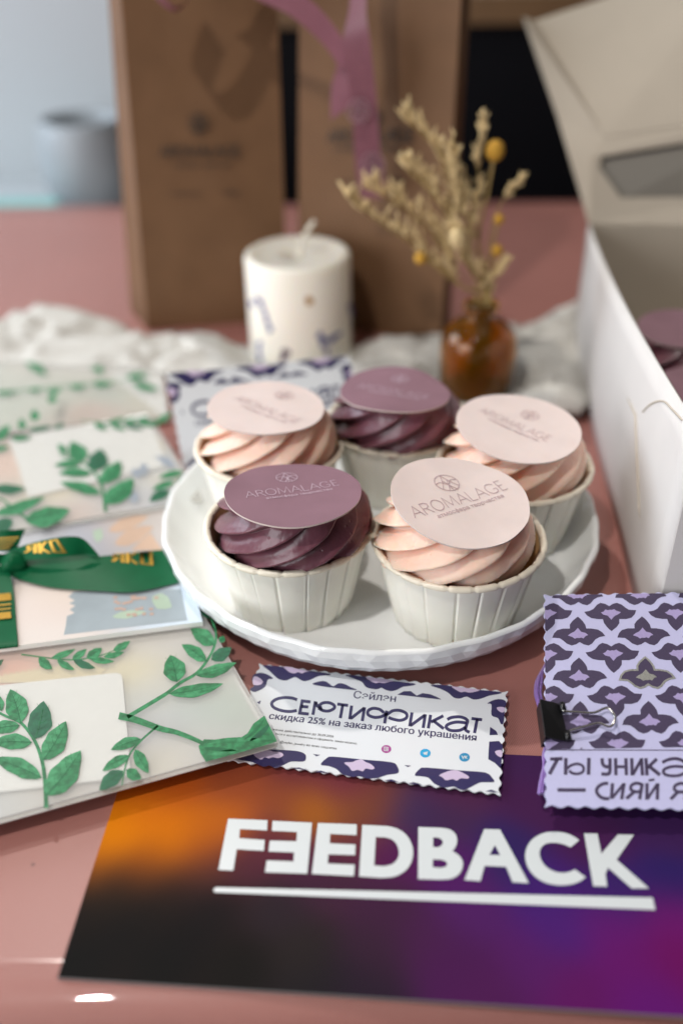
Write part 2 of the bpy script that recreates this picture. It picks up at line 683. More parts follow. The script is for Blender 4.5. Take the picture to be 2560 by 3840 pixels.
M_gold = mat('gold_foil_lettering', (0.62, 0.36, 0.06, 1), 0.32, 0.15, 600, metal=0.75)
M_vellum = mat_vellum('tracing_paper', (0.66, 0.64, 0.61, 1), 0.54)
M_leafA = mat_print('leaf_green_print', (0.022, 0.225, 0.080, 1), (0.010, 0.12, 0.040, 1), 0.12)
M_leafB = mat_print('dark_green_print', (0.008, 0.12, 0.055, 1), (0.006, 0.085, 0.04, 1), 0.15)
M_leafC = mat_print('pale_green_print', (0.05, 0.29, 0.12, 1), (0.02, 0.18, 0.065, 1), 0.16)
M_vein = mat_print('vein_print', (0.018, 0.17, 0.065, 1), (0.012, 0.13, 0.05, 1), 0.25)
M_white_card = mat('white_card_stock', (0.86, 0.86, 0.83, 1), 0.6, 0.01)
M_tint = mat_attr('watercolour_print', 0.6, 0.3)
M_tint_gloss = mat_attr('satin_print', 0.5, 0.02, 0.0)
M_peach = mat('peach_print', (0.58, 0.40, 0.29, 1), 0.4, 0.06, 100)
M_bluegrey = mat('blue_grey_print', (0.33, 0.38, 0.41, 1), 0.38, 0.16, 60)
M_greenwash = mat('pale_sage_print', (0.40, 0.50, 0.38, 1), 0.4, 0.1, 100)
M_copper = mat('faint_copper_print', (0.50, 0.34, 0.27, 1), 0.4, 0.1, 200)


def mat_frost(name, col, rough, sss, speck=True):
    m, nt, b = new_mat(name)
    tc, nz, mx = noise_col(nt, b, col, 0.05, 140)
    b.inputs['Roughness'].default_value = rough
    b.inputs['Subsurface Weight'].default_value = sss
    b.inputs['Subsurface Radius'].default_value = (1.0, 0.5, 0.35)
    b.inputs['Subsurface Scale'].default_value = 0.006
    n2 = nt.nodes.new('ShaderNodeTexNoise')
    n2.inputs['Scale'].default_value = 750
    n2.inputs['Detail'].default_value = 4
    nt.links.new(tc.outputs['Object'], n2.inputs['Vector'])
    vo = nt.nodes.new('ShaderNodeTexVoronoi')
    vo.inputs['Scale'].default_value = 210
    vo.inputs['Randomness'].default_value = 1.0
    nt.links.new(tc.outputs['Object'], vo.inputs['Vector'])
    cr = nt.nodes.new('ShaderNodeMapRange')
    cr.inputs[1].default_value = 0.04
    cr.inputs[2].default_value = 0.13
    nt.links.new(vo.outputs['Distance'], cr.inputs[0])
    ad = nt.nodes.new('ShaderNodeMath')
    ad.operation = 'MULTIPLY_ADD'
    nt.links.new(n2.outputs['Fac'], ad.inputs[0])
    ad.inputs[1].default_value = 0.30
    nt.links.new(cr.outputs[0], ad.inputs[2])
    bump(nt, b, ad.outputs[0], 0.5, 0.00045)
    return m


M_frost_pink = mat_frost('pink_buttercream', (0.90, 0.60, 0.48, 1), 0.45, 0.75)
M_frost_dark = mat_frost('plum_ganache', (0.150, 0.052, 0.072, 1), 0.33, 0.12)
M_top_pink = mat('pale_pink_wafer', (0.78, 0.65, 0.615, 1), 0.62, 0.07, 70, spec=0.25, sss=0.2, sss_scale=0.001, bmp=0.2, bscale=2000)
M_top_mauve = mat('mauve_wafer', (0.285, 0.16, 0.20, 1), 0.5, 0.11, 70, spec=0.35, bmp=0.2, bscale=2000)
M_top_edge = mat('wafer_edge', (0.62, 0.52, 0.48, 1), 0.7)
M_let_pink = mat('dusty_rose_lettering', (0.48, 0.33, 0.345, 1), 0.6)
M_let_mauve = mat('pale_mauve_lettering', (0.62, 0.47, 0.55, 1), 0.6)


def mat_amber():
    m, nt, b = new_mat('amber_glass')
    noise_col(nt, b, (0.72, 0.29, 0.012, 1), 0.04, 20)
    b.inputs['Roughness'].default_value = 0.04
    b.inputs['Transmission Weight'].default_value = 0.92
    b.inputs['IOR'].default_value = 1.45
    return m


M_amber = mat_amber()

# ------------------------------------------------------------------ the setting: table, walls behind
rnd = random.Random(7)


def structure(name, mb, mats, base=(0, 0, 0)):
    o = mb.build(name, mats, None, base)
    o['kind'] = 'structure'
    return o


mb = MB()
prof = []                                  # front hem rolls over the table edge
Y_EDGE, R_EDGE = 120.0, 15.0
pts_y = [(Y_EDGE, -260), (Y_EDGE, -R_EDGE)]
for k in range(1, 10):
    a = math.pi / 2 * k / 9
    pts_y.append((Y_EDGE + R_EDGE - R_EDGE * math.cos(a), -R_EDGE + R_EDGE * math.sin(a)))
pts_y += [(135.2, 0), (136.5, 0), (140, 0), (150, 0), (180, 0), (260, 0), (400, 0), (600, 0), (800, 0), (833, 0)]
xs = [-900, -600, -300, -150, -75, 0, 75, 150, 300, 600, 900]
V = []
for (yy, zz) in pts_y:
    for x in xs:
        y2 = yy - (x + 150) * 0.03 * (1 if yy > 700 else 0)
        V.append((x, y2, zz))
for x in xs:
    V.append((x, 836 - (x + 150) * 0.03, -4))
for x in xs:
    V.append((x, 836 - (x + 150) * 0.03, -260))
F = []
nx = len(xs)
for i in range(len(pts_y) + 1):
    for k in range(nx - 1):
        F.append((i * nx + k, i * nx + k + 1, (i + 1) * nx + k + 1, (i + 1) * nx + k))
mb.add(V, F, 0, True)
structure('table_surface', mb, M_cloth)

mb = MB()
mb.add([(-4000, -500, -750), (4000, -500, -750), (4000, 4000, -750), (-4000, 4000, -750)], [(0, 1, 2, 3)])
structure('floor', mb, M_floor)
mb = MB()
mb.add([(-3500, 1090, -750), (-150, 1090, -750), (-150, 1090, 620), (-3500, 1090, 620)], [(0, 1, 2, 3)])
mb.add([(-150, 1090, -750), (-150, 1140, -750), (-150, 1140, 620), (-150, 1090, 620)], [(0, 1, 2, 3)])
structure('wall', mb, M_wall)
mb = MB()


def box_faces(mb, x0, x1, y0, y1, z0, z1, mat=0):
    V = [(x0, y0, z0), (x1, y0, z0), (x1, y1, z0), (x0, y1, z0), (x0, y0, z1), (x1, y0, z1), (x1, y1, z1), (x0, y1, z1)]
    mb.add(V, [(3, 2, 1, 0), (4, 5, 6, 7), (0, 1, 5, 4), (1, 2, 6, 5), (2, 3, 7, 6), (3, 0, 4, 7)], mat)


box_faces(mb, -1600, -150, 870, 1088, -80, -42)
structure('ledge', mb, M_wall)

# dark cabinet with a wooden board behind the bags
SH = wy(1850, 85, 1150)
cab = thing('cabinet', 'black cabinet with a brown wooden top board behind the bags', 'cabinet', (300, 1150, -750))
mb = MB()
box_faces(mb, -140, 1100, 1160, 1600, -750, SH.z - 1)
mb.build('body', M_black, cab)
mb = MB()
box_faces(mb, 120, 1100, 1152, 1158.5, -300, SH.z - 30)
mb.build('door', M_black, cab)
mb = MB()
box_faces(mb, -144, 1110, 1140, 1610, SH.z, SH.z + 28)
mb.build('top_board', M_wood, cab)
SH2 = wy(1900, 8, 1200)
mb = MB()
box_faces(mb, 236, 330, 1180, 1280, SH.z + 28.3, SH.z + 75)
tag(mb.build('box', M_teal, None, (283, 1230, SH.z + 28.3)), 'blurred teal box standing on the wooden board of the cabinet', 'box')
mb = MB()
box_faces(mb, 150, 225, 1180, 1280, SH.z + 28.3, SH.z + 60)
tag(mb.build('box', M_wall, None, (187, 1230, SH.z + 28.3)), 'blurred white box standing on the cabinet board left of the teal one', 'box')

# grey pot and the teal strip on the ledge
PT = wy(330, 600, 985)
pot = thing('plant_pot', 'round blue grey ceramic pot on the ledge behind the left bag', 'pot', (PT.x, 985, -42))
PR = (wy(500, 600, 985).x - wy(160, 600, 985).x) / 2 * 1.02
zt = wy(300, 440, 985).z
hh = zt + 42
mb = MB()
lathe(mb, [(0.1, 1), (PR * .72, 0), (PR * .84, 6), (PR * .97, hh * .3), (PR, hh * .5), (PR * .97, hh * .78), (PR * .9, hh * .93), (PR * .86, hh * .985), (PR * .82, hh), (PR * .78, hh * .985), (PR * .78, hh * .8), (PR * .76, hh * .5)], (PT.x, 985, -42), 56)
mb.build('pot_body', M_pot, pot)
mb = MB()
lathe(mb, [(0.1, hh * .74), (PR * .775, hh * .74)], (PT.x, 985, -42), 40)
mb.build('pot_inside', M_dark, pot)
mb = MB()
TA = wy(-40, 750, 905)
box_faces(mb, -560, wy(205, 750, 905).x, 892, 925, -42, -42 + 24)
tag(mb.build('tray', M_teal, None, (-440, 905, -42)), 'pale teal tray lying on the ledge beside the grey pot', 'tray')

# ------------------------------------------------------------------ kraft paper bags
E_PAPER = 0.35


def emblem2d(mb_add, cx, cy, r, w):
    """round emblem of curved lines, drawn through mb_add(verts2d, faces)"""
    ring = [(cx + r * math.cos(a), cy + r * math.sin(a)) for a in [2 * math.pi * k / 40 for k in range(40)]]
    mb_add(*stroke(ring, w, True))
    mb_add(*stroke([(cx, cy + r), (cx - .22 * r, cy + .35 * r), (cx, cy - .2 * r), (cx + .22 * r, cy + .35 * r), (cx, cy + r)], w))
    mb_add(*stroke(smooth_path([(cx - r, cy + .1 * r), (cx - .5 * r, cy + .22 * r), (cx, cy - .2 * r), (cx + .5 * r, cy + .22 * r), (cx + r, cy + .1 * r)]), w))
    mb_add(*stroke(smooth_path([(cx - .75 * r, cy - .62 * r), (cx - .45 * r, cy - .1 * r), (cx - .2 * r, cy + .4 * r)]), w))
    mb_add(*stroke(smooth_path([(cx + .75 * r, cy - .62 * r), (cx + .45 * r, cy - .1 * r), (cx + .2 * r, cy + .4 * r)]), w))
    mb_add(*stroke([(cx, cy - .2 * r), (cx, cy - r)], w))
    mb_add(*stroke(smooth_path([(cx - .35 * r, cy - .92 * r), (cx - .1 * r, cy - .5 * r), (cx, cy - .2 * r)]), w))
    mb_add(*stroke(smooth_path([(cx + .35 * r, cy - .92 * r), (cx + .1 * r, cy - .5 * r), (cx, cy - .2 * r)]), w))


SERIF = {   # thin capitals for the round labels, unit height
    'A': ([[(0, 0), (.42, 1), (.84, 0)], [(.16, .36), (.68, .36)]], .9),
    'R': ([[(0.05, 0), (0.05, 1), (.4, 1), (.58, .88), (.58, .66), (.4, .52), (.05, .52)], [(.3, .52), (.68, 0)]], .74),
    'O': ([[(.45 + .43 * math.cos(2 * math.pi * k / 20), .5 + .5 * math.sin(2 * math.pi * k / 20)) for k in range(21)]], .98),
    'M': ([[(.02, 0), (.12, 1), (.5, .12), (.88, 1), (.98, 0)]], 1.08),
    'L': ([[(.05, 1), (.05, 0), (.5, 0)]], .6),
    'G': ([[(.8, .82), (.62, .96), (.42, 1), (.2, .92), (.05, .7), (.02, .45), (.1, .2), (.28, .04), (.5, 0), (.7, .06), (.8, .18), (.8, .42), (.55, .42)]], .96),
    'E': ([[(.5, 1), (.05, 1), (.05, 0), (.52, 0)], [(.05, .52), (.42, .52)]], .62),
}


def serif_word(word, w):
    """-> list of (verts, faces) in units of letter height, total width"""
    out, x = [], 0.0
    for ch in word:
        st, adv = SERIF[ch]
        for s in st:
            vs, fs = stroke(s, w)
            out.append(([(p[0] + x, p[1]) for p in vs], fs))
        x += adv + 0.06
    return out, x - 0.06


def crumple(p, amp, sc):
    return amp * noise.noise(Vector((p[0] * sc, p[1] * sc, p[2] * sc)))


def bag(label, fl, fr, bl, br, tl, tr, tbl, tbr, ztop, emb, t0, t1, small, low):
    """open paper bag from its foot and top corners (world mm): front, back and the two gussets"""
    ctr = (fl + fr + bl + br) / 4
    t = thing('paper_bag', label, 'paper bag', (ctr.x, ctr.y, 0), 'kraft paper bags behind the candle')
    foot = [fl, fr, br, bl]
    top = [tl, tr, tbr, tbl]

    def panel(name, i, j, dent):
        mb = MB()
        n, m = 16, 26
        V, Fc = [], []
        a, b, c, d = foot[i], foot[j], top[j], top[i]
        nrm = (b - a).cross(Vector((0, 0, 1))).normalized()
        for r in range(m + 1):
            for k in range(n + 1):
                u, v = k / n, r / m
                p = (a * (1 - u) + b * u) * (1 - v) + (d * (1 - u) + c * u) * v
                q = nrm * (crumple(p, 2.2, .013) + crumple(p, .9, .05) - dent * math.sin(math.pi * u) * v) * math.sin(math.pi * u) ** .5
                V.append(p + q)
        for r in range(m):
            for k in range(n):
                Fc.append((r * (n + 1) + k, r * (n + 1) + k + 1, (r + 1) * (n + 1) + k + 1, (r + 1) * (n + 1) + k))
        mb.add(V, Fc, 0, True)
        return mb.build(name, M_kraft, t), nrm

    front, nrm = panel('front_panel', 0, 1, 0.0)
    panel('back_panel', 2, 3, 0.0)
    panel('side_gusset', 3, 0, 6.0)
    panel('side_gusset', 1, 2, 6.0)
    mb = MB()
    mb.add([p + Vector((0, 0, .6)) for p in foot], [(0, 1, 2, 3)])
    mb.build('base_panel', M_kraft, t)

    def onface(px, py):       # where the ray of a photo point meets the front panel's plane
        o = Vector((0, 0, CAM_H))
        d = ray(px, py)
        n2 = (fr - fl).cross(tl - fl).normalized()
        k = (fl - o).dot(n2) / d.dot(n2)
        return o + d * k

    mb = MB()
    X = (fr - fl).normalized()
    Y = (tl - fl).normalized()
    lift = nrm * 3.4
    c0 = onface(*emb[:2])
    R = (onface(emb[0] + emb[2], emb[1]) - c0).length

    def addf(vs, fs):
        mb.add([c0 + X * p[0] + Y * p[1] + lift for p in vs], fs)

    emblem2d(addf, 0, 0, R, R * .17)
    P0, P1 = onface(*t0), onface(*t1)
    wd, W = serif_word('AROMALAGE', .17)
    k = (P1 - P0).length / W
    XX = (P1 - P0).normalized()
    for vs, fs in wd:
        mb.add([P0 + XX * (p[0] * k) + Y * (p[1] * k * 1.05) + lift for p in vs], fs)
    for body, a, b in small:
        text_on(mb, body, onface(*a) + lift, onface(*b) + lift, Y, 1.1, 0, 0.02)
    mb.build('lettering', M_ink, front)
    return t, nrm, onface


# left bag
fl = at(553, 1238, 0)
bl_ = at(500, 1230, 0) + Vector((-4, 34, 0))
bl_ = wy(498, 1222, fl.y + 34); bl_.z = 0
fr = Vector((-33, fl.y + 14, 0))
ZT = 232.0


def to_top(foot, pxpt):
    """top corner: the upright edge from foot through the photo point, continued to ZT"""
    p = wy(pxpt[0], pxpt[1], foot.y)
    k = ZT / p.z
    q = foot + (p - foot) * k
    return q


tl = to_top(fl, (453, 5))
tr = to_top(fr, (1043, 60))
tbl = to_top(bl_, (408, 5))
br_ = fr + (bl_ - fl)
tbr = tr + (tbl - tl)
bag1, n1, on1 = bag('tall brown kraft paper bag on the left with a whole printed emblem', fl, fr, bl_, br_, tl, tr, tbl, tbr, ZT,
                    (742, 458, 34), (600, 585), (902, 580), [('атмосфера творчества', (650, 622), (860, 620)), ('подарочный', (640, 727), (745, 727)), ('набор', (835, 724), (895, 724))], None)
# right bag
fr2 = at(1652, 1292, 0)
fl2 = Vector((-26, fr2.y + 42, 0))
dp = (fr2 - fl2).normalized()
dn = Vector((-dp.y, dp.x, 0))
tl2 = to_top(fl2, (1120, 60))
tr2 = to_top(fr2, (1724, 60))
bl2, br2 = fl2 + dn * 34, fr2 + dn * 34 + dp * -6
tbl2, tbr2 = tl2 + dn * 34, tr2 + dn * 34 + dp * -6
bag2, n2, on2 = bag('brown kraft paper bag right of the black gap, crossed by a mauve ribbon', fl2, fr2, bl2, br2, tl2, tr2, tbl2, tbr2, ZT,
                    (1400, 440, 34), (1235, 530), (1560, 525), [('атмосфера творчества', (1260, 562), (1500, 560)), ('подарочный', (1262, 680), (1340, 680)), ('набор', (1470, 676), (1530, 676))], None)

# mauve ribbon hanging down over the right bag
rib = thing('satin_ribbon', 'mauve satin ribbon with pale print tied at the bag tops, tails hanging', 'ribbon', (0, fr2.y, ZT))


def ribbon_strip(mb, rows, n=5, mat=0, dip=0.0):
    """rows = [(left3d, right3d)], smoothed lengthwise"""
    L = smooth_path([tuple(r[0]) for r in rows], 6)
    R = smooth_path([tuple(r[1]) for r in rows], 6)
    V, Fc = [], []
    for a, b in zip(L, R):
        a, b = Vector(a), Vector(b)
        for k in range(n + 1):
            u = k / n
            p = a * (1 - u) + b * u
            p.z -= dip * math.sin(math.pi * u)
            V.append(p)
    for i in range(len(L) - 1):
        for k in range(n):
            Fc.append((i * (n + 1) + k, i * (n + 1) + k + 1, (i + 1) * (n + 1) + k + 1, (i + 1) * (n + 1) + k))
    mb.add(V, Fc, mat, True)


yb = fr2.y
mb = MB()
ribbon_strip(mb, [(wy(1330, -300, yb - 6), wy(1395, -300, yb - 12)), (wy(1310, 20, yb - 18), wy(1372, 15, yb - 22)), (wy(1285, 170, yb - 20), wy(1388, 160, yb - 24)), (wy(1318, 400, yb - 14), wy(1412, 390, yb - 18)), (wy(1330, 600, yb - 8), wy(1428, 590, yb - 12)), (wy(1348, 740, yb - 4), wy(1462, 745, yb - 10))])
mb.build('ribbon_tail', M_mauve, rib)
mb = MB()
ribbon_strip(mb, [(wy(760, -120, yb + 10), wy(800, -190, yb + 6)), (wy(950, -10, yb + 2), wy(1010, -60, yb - 4)), (wy(1090, 60, yb - 6), wy(1150, -10, yb - 12)), (wy(1215, 170, yb - 10), wy(1262, 110, yb - 16)), (wy(1275, 260, yb - 12), wy(1325, 230, yb - 18))])
ribbon_strip(mb, [(wy(1268, 235, yb - 10), wy(1322, 225, yb - 12)), (wy(1242, 330, yb - 6), wy(1345, 330, yb - 14)), (wy(1240, 450, yb - 4), wy(1318, 395, yb - 10))])
mb.build('ribbon_tail', M_mauve, rib)
mb = MB()
LOOP = [(600, -260), (560, -60), (640, 40), (700, 10), (760, -120), (800, -260)]
ribbon_strip(mb, [(wy(x, y, fl.y - 30), wy(x + 10, y - 20, fl.y - 44)) for x, y in LOOP])
LOOP2 = [(860, -330), (800, -160), (845, -60), (900, -110), (930, -330)]
ribbon_strip(mb, [(wy(x, y, fl.y - 22), wy(x + 6, y - 10, fl.y - 34)) for x, y in LOOP2])
mb.build('bow_loop', M_mauve, rib)
mb = MB()
for (ex, ey, er) in ((1342, 415, 26), (1395, 620, 40)):
    c0 = wy(ex, ey, yb - (19 if ey < 500 else 12.5))
    R = (wy(ex + er, ey, yb - 15) - c0).length

    def addf(vs, fs):
        mb.add([c0 + Vector((p[0], -.2, p[1])) for p in vs], fs)

    emblem2d(addf, 0, 0, R, R * .16)
mb.build('printed_emblem', M_mauve_print, rib)

# ------------------------------------------------------------------ crumpled gauze runner
GZ_PX = [(-260, 1230), (-100, 1215), (20, 1190), (150, 1162), (300, 1172), (420, 1205), (500, 1248), (640, 1262), (800, 1262), (930, 1285), (1310, 1285), (1400, 1262), (1640, 1255),
         (1900, 1225), (2030, 1185), (2195, 1100), (2260, 1300), (2200, 1560), (2080, 1600), (1980, 1560), (1850, 1540), (1500, 1480), (1200, 1440), (900, 1430), (620, 1400), (300, 1390), (0, 1370), (-260, 1370)]
GP = [at(x, y, 4) for x, y in GZ_PX]


def inside_dist(x, y):
    """signed distance to the gauze outline (positive inside)"""
    ins = False
    dm = 1e9
    n = len(GP)
    for i in range(n):
        a, b = GP[i], GP[(i + 1) % n]
        if (a.y > y) != (b.y > y) and x < (b.x - a.x) * (y - a.y) / (b.y - a.y) + a.x:
            ins = not ins
        ex, ey = b.x - a.x, b.y - a.y
        t = max(0, min(1, ((x - a.x) * ex + (y - a.y) * ey) / (ex * ex + ey * ey)))
        dm = min(dm, math.hypot(x - a.x - ex * t, y - a.y - ey * t))
    return dm if ins else -dm


CANDLE = Vector((-22.7, 524, 0))
BOTTLE = Vector((75.3, 465, 0))
mb = MB()
gx0, gx1, gy0, gy1, gs = -290, 190, 385, 600, 2.6
NX, NY = int((gx1 - gx0) / gs), int((gy1 - gy0) / gs)
idx, V, Fc = {}, [], []
for j in range(NY + 1):
    for i in range(NX + 1):
        x, y = gx0 + i * gs, gy0 + j * gs
        wob = 5 * noise.noise(Vector((x * .03, y * .03, 3)))
        d = inside_dist(x, y) + wob
        if d < -1.0:
            continue
        q = Vector((x * .013 + .6 * noise.noise(Vector((x * .02, y * .02, 9))), y * .048, 1.3))
        rid = 0
        amp = 1.0
        for o in range(4):
            rid += amp * (1 - abs(noise.noise(q * (1.7 ** o) * 1.5 + Vector((o * 7, 0, 0)))) * 2.0)
            amp *= .55
        h = 1.2 + (1 - math.exp(-max(0, d) / 9.0)) * (1.0 + 6.2 * max(0, rid) ** 1.3)
        for c, rr in ((CANDLE, 36), (BOTTLE, 25)):
            dd = math.hypot(x - c.x, y - c.y)
            k = max(0.0, min(1.0, (dd - rr) / 14))
            h = 1.0 * (1 - k) + h * k if dd < rr + 14 else h
        if x > 40 and y < 470:
            h += 7 * math.exp(-((x - 110) / 38) ** 2 - ((y - 440) / 15) ** 2)
        h += 3 * math.exp(-((x + 150) / 60) ** 2 - ((y - 555) / 22) ** 2)
        idx[(i, j)] = len(V)
        V.append((x, y, h))
for (i, j) in list(idx):
    q = [(i, j), (i + 1, j), (i + 1, j + 1), (i, j + 1)]
    if all(k in idx for k in q):
        Fc.append(tuple(idx[k] for k in q))
mb.add(V, Fc, 0, True)
gz = mb.build('gauze_cloth', M_gauze, None, (-40, 480, 0))
so = gz.modifiers.new('thickness', 'SOLIDIFY')
so.thickness = 0.0006
so.offset = 1
tag(gz, 'crumpled white gauze runner lying between the bags and the plate', 'cloth')

# ------------------------------------------------------------------ candle
CR, CH = 30.4, 62.0
cd = thing('pillar_candle', 'ivory pillar candle with pressed blue flowers and an unlit wick', 'candle', CANDLE)
mb = MB()
lathe(mb, [(.1, 0), (CR - 1.5, 0), (CR, 1.5), (CR, CH * .5), (CR, CH - 2.6), (CR - .5, CH - 1.0), (CR - 1.8, CH - .1), (CR - 3.5, CH - .2), (CR - 6, CH - 1.2), (CR * .5, CH - 1.8), (2.6, CH - 2.2), (2.2, CH - 2.9), (.1, CH - 3)], CANDLE, 96)
body = mb.build('wax_body', M_wax, cd)
mb = MB()
wk = [wy(1133, 905, CANDLE.y - 2), wy(1145, 880, CANDLE.y - 1), wy(1160, 855, CANDLE.y), wy(1180, 828, CANDLE.y)]
tube(mb, smooth_path([(CANDLE.x + 1.5, CANDLE.y, CH - 5)] + [tuple(p) for p in wk], 5), 1.35, 8)
mb.build('wick', M_wick, cd)


def on_candle(px, py, lift=0.05):
    d = ray(px, py)
    o = Vector((0, 0, CAM_H))
    ox, oy = -CANDLE.x, -CANDLE.y
    a = d.x ** 2 + d.y ** 2
    b = 2 * (d.x * ox + d.y * oy)
    c = ox * ox + oy * oy - (CR + lift) ** 2
    D = b * b - 4 * a * c
    if D < 0:
        D = 0
    t = (-b - math.sqrt(D)) / (2 * a)
    return o + d * t


def petals(name, items, m):
    mb = MB()
    for (x, y, rx, ry, ang) in items:
        ca, sa = math.cos(math.radians(ang)), math.sin(math.radians(ang))
        ring = []
        for k in range(12):
            a = 2 * math.pi * k / 12
            u, v = rx * math.cos(a) * (1 + .2 * math.sin(3 * a + x)), ry * math.sin(a)
            ring.append(on_candle(x + u * ca - v * sa, y + u * sa + v * ca))
        mb.add([on_candle(x, y, .25)] + ring, [(0, 1 + k, 1 + (k + 1) % 12) for k in range(12)])
    return mb.build(name, m, body)


petals('pressed_flower', [(942, 1140, 11, 13, 0), (962, 1118, 8, 10, 0), (975, 1130, 10, 16, -20), (985, 1155, 9, 14, -15), (995, 1185, 9, 18, -15), (1003, 1212, 9, 16, -20), (1012, 1235, 10, 14, 0)], M_petal_blue)
petals('pressed_flower', [(972, 1290, 9, 14, 10), (970, 1318, 8, 18, 0), (975, 1345, 9, 14, 0)], M_petal_blue)
petals('pressed_flower', [(1158, 1128, 15, 16, 0), (1158, 1128, 18, 8, 40)], M_petal_yel)
petals('pressed_flower', [(1070, 1325, 18, 18, 0), (1058, 1350, 12, 14, 0)], M_petal_dark)
petals('pressed_flower', [(1200, 1258, 13, 16, 0), (1212, 1285, 12, 20, 20), (1245, 1270, 12, 26, 60), (1268, 1255, 8, 16, 50), (1225, 1318, 10, 16, 0)], M_petal_blue)
petals('pressed_flower', [(1312, 1150, 8, 14, 0), (1317, 1175, 7, 18, 0)], M_petal_blue)

# ------------------------------------------------------------------ amber bottle
bt = thing('amber_bottle', 'small brown amber glass bottle holding dried flowers', 'bottle', BOTTLE)
BR = (wy(1924, 1340, BOTTLE.y).x - wy(1644, 1340, BOTTLE.y).x) / 2
zs = wy(1780, 1235, BOTTLE.y).z
zn = wy(1800, 1170, BOTTLE.y).z
zl = wy(1800, 1135, BOTTLE.y).z
NR = (wy(1848, 1190, BOTTLE.y).x - wy(1748, 1190, BOTTLE.y).x) / 2
LR = (wy(1870, 1150, BOTTLE.y).x - wy(1738, 1150, BOTTLE.y).x) / 2
out = [(.1, .4), (BR * .86, .4), (BR * .97, 2), (BR, 5), (BR, zs * .72), (BR * .98, zs * .86), (BR * .90, zs * .97), (BR * .76, zs * 1.06), (BR * .58, zs * 1.125), (NR * 1.08, zs * 1.17), (NR, zs * 1.21), (NR, zl - 4.0), (LR * .96, zl - 3.4), (LR, zl - 2.4), (LR, zl - .8), (LR * .93, zl)]
inn = [(NR * .72, zl), (NR * .70, zs * 1.2), (BR * .52, zs * 1.09), (BR * .72, zs * 1.02), (BR * .86, zs * .93), (BR * .92, zs * .8), (BR * .92, 6), (BR * .85, 3.5), (.1, 3)]
mb = MB()
lathe(mb, out + inn, BOTTLE, 72)
mb.build('glass_body', M_amber, bt)


# ------------------------------------------------------------------ dried flowers standing in the bottle
def spindle(mb, p, d, L, r, mat=0, seg=5):
    p, d = Vector(p), Vector(d).normalized()
    a = d.cross(Vector((.3, .5, .8))).normalized()
    b = d.cross(a)
    vs = [p]
    for (k, q) in ((.2, .7), (.45, 1), (.75, .65)):
        for s in range(seg):
            an = 2 * math.pi * s / seg
            vs.append(p + d * L * k + (a * math.cos(an) + b * math.sin(an)) * r * q)
    vs.append(p + d * L)
    fs = [(0, 1 + (s + 1) % seg, 1 + s) for s in range(seg)]
    for ring in range(2):
        o = 1 + ring * seg
        fs += [(o + s, o + (s + 1) % seg, o + seg + (s + 1) % seg, o + seg + s) for s in range(seg)]
    e = len(vs) - 1
    o = 1 + 2 * seg
    fs += [(o + s, o + (s + 1) % seg, e) for s in range(seg)]
    mb.add(vs, fs, mat, True)


MOUTH = Vector((BOTTLE.x + 1, BOTTLE.y, zl))
FG = 'dried flower stems in the bottle'


def spray(label, pts, ys, branches, seed, dens=1.0, blen=13.0):
    r = random.Random(seed)
    t = thing('dried_spray', label, 'dried flower', (BOTTLE.x, BOTTLE.y, 8), FG)
    path = [Vector((BOTTLE.x + r.uniform(-7, 7), BOTTLE.y + r.uniform(-6, 6), 8)), MOUTH + Vector((r.uniform(-4, 4), r.uniform(-3, 3), 0))]
    n = len(pts)
    for i, (x, y) in enumerate(pts):
        path.append(wy(x, y, BOTTLE.y + ys * (i + 1) / n))
    sp = [Vector(p) for p in smooth_path([tuple(p) for p in path], 8)]
    ms = MB()
    tube(ms, sp, .55, 6, taper=lambda k: 1.1 - .7 * k)
    mf = MB()
    st = int(len(sp) * (1 - branches))
    for i in range(st, len(sp), 1):
        if r.random() > dens:
            continue
        p = sp[i]
        d = (sp[min(i + 1, len(sp) - 1)] - sp[i - 1]).normalized()
        for q in range(2):
            side = Vector((r.uniform(-.5, .5), r.uniform(-.7, .7), r.uniform(.2, 1.0))).normalized()
            dr = (d * .6 + side * .9).normalized()
            L = blen * 1.25 * r.uniform(.35, 1.0) * (1 - .45 * (i - st) / max(1, len(sp) - st))
            tip = p + dr * L
            tube(ms, [p, p + dr * L * .5 + Vector((0, 0, .4)), tip], .28, 5)
            for b in range(6):
                k = .35 + .65 * (b + r.random()) / 6
                bd = (dr + Vector((r.uniform(-.7, .7), r.uniform(-.7, .7), r.uniform(0, .9)))).normalized()
                spindle(mf, p + dr * L * k, bd, r.uniform(2.8, 5.0), r.uniform(.42, .75))
    ms.build('stem', M_stem, t)
    mf.build('florets', M_straw, t)
    return t


spray('dried straw spray reaching farthest to the left, low over the candle', [(1700, 1060), (1560, 930), (1400, 820), (1305, 745)], -8, .62, 11, 1.0, 12)
spray('dried straw spray branching left just above the lowest one', [(1720, 1020), (1600, 860), (1480, 770), (1405, 720)], 6, .6, 12, 1.0, 15)
spray('dried straw spray with its tip in front of the mauve ribbon tail', [(1740, 980), (1680, 820), (1600, 710), (1530, 645)], 0, .58, 13, 1.0, 15)
spray('tallest dried straw spray, pointing up left across the right bag', [(1760, 960), (1720, 760), (1640, 570), (1525, 455)], 10, .5, 14, 1.0, 14)
spray('dried straw spray in the middle, short and dense', [(1770, 960), (1745, 800), (1715, 680), (1690, 580)], -6, .6, 15, 1.0, 14)
spray('upright dried straw spray against the black cabinet', [(1790, 960), (1790, 780), (1795, 600), (1812, 460)], 4, .42, 16, .8, 6)
spray('short dried straw spray low in the bunch above the bottle mouth', [(1770, 1020), (1735, 930), (1700, 880)], -12, .7, 17, 1.0, 12)
spray('pinkish short spray leaning right over the bottle mouth', [(1830, 1080), (1865, 1030), (1900, 990)], -3, .5, 18, .6, 6)
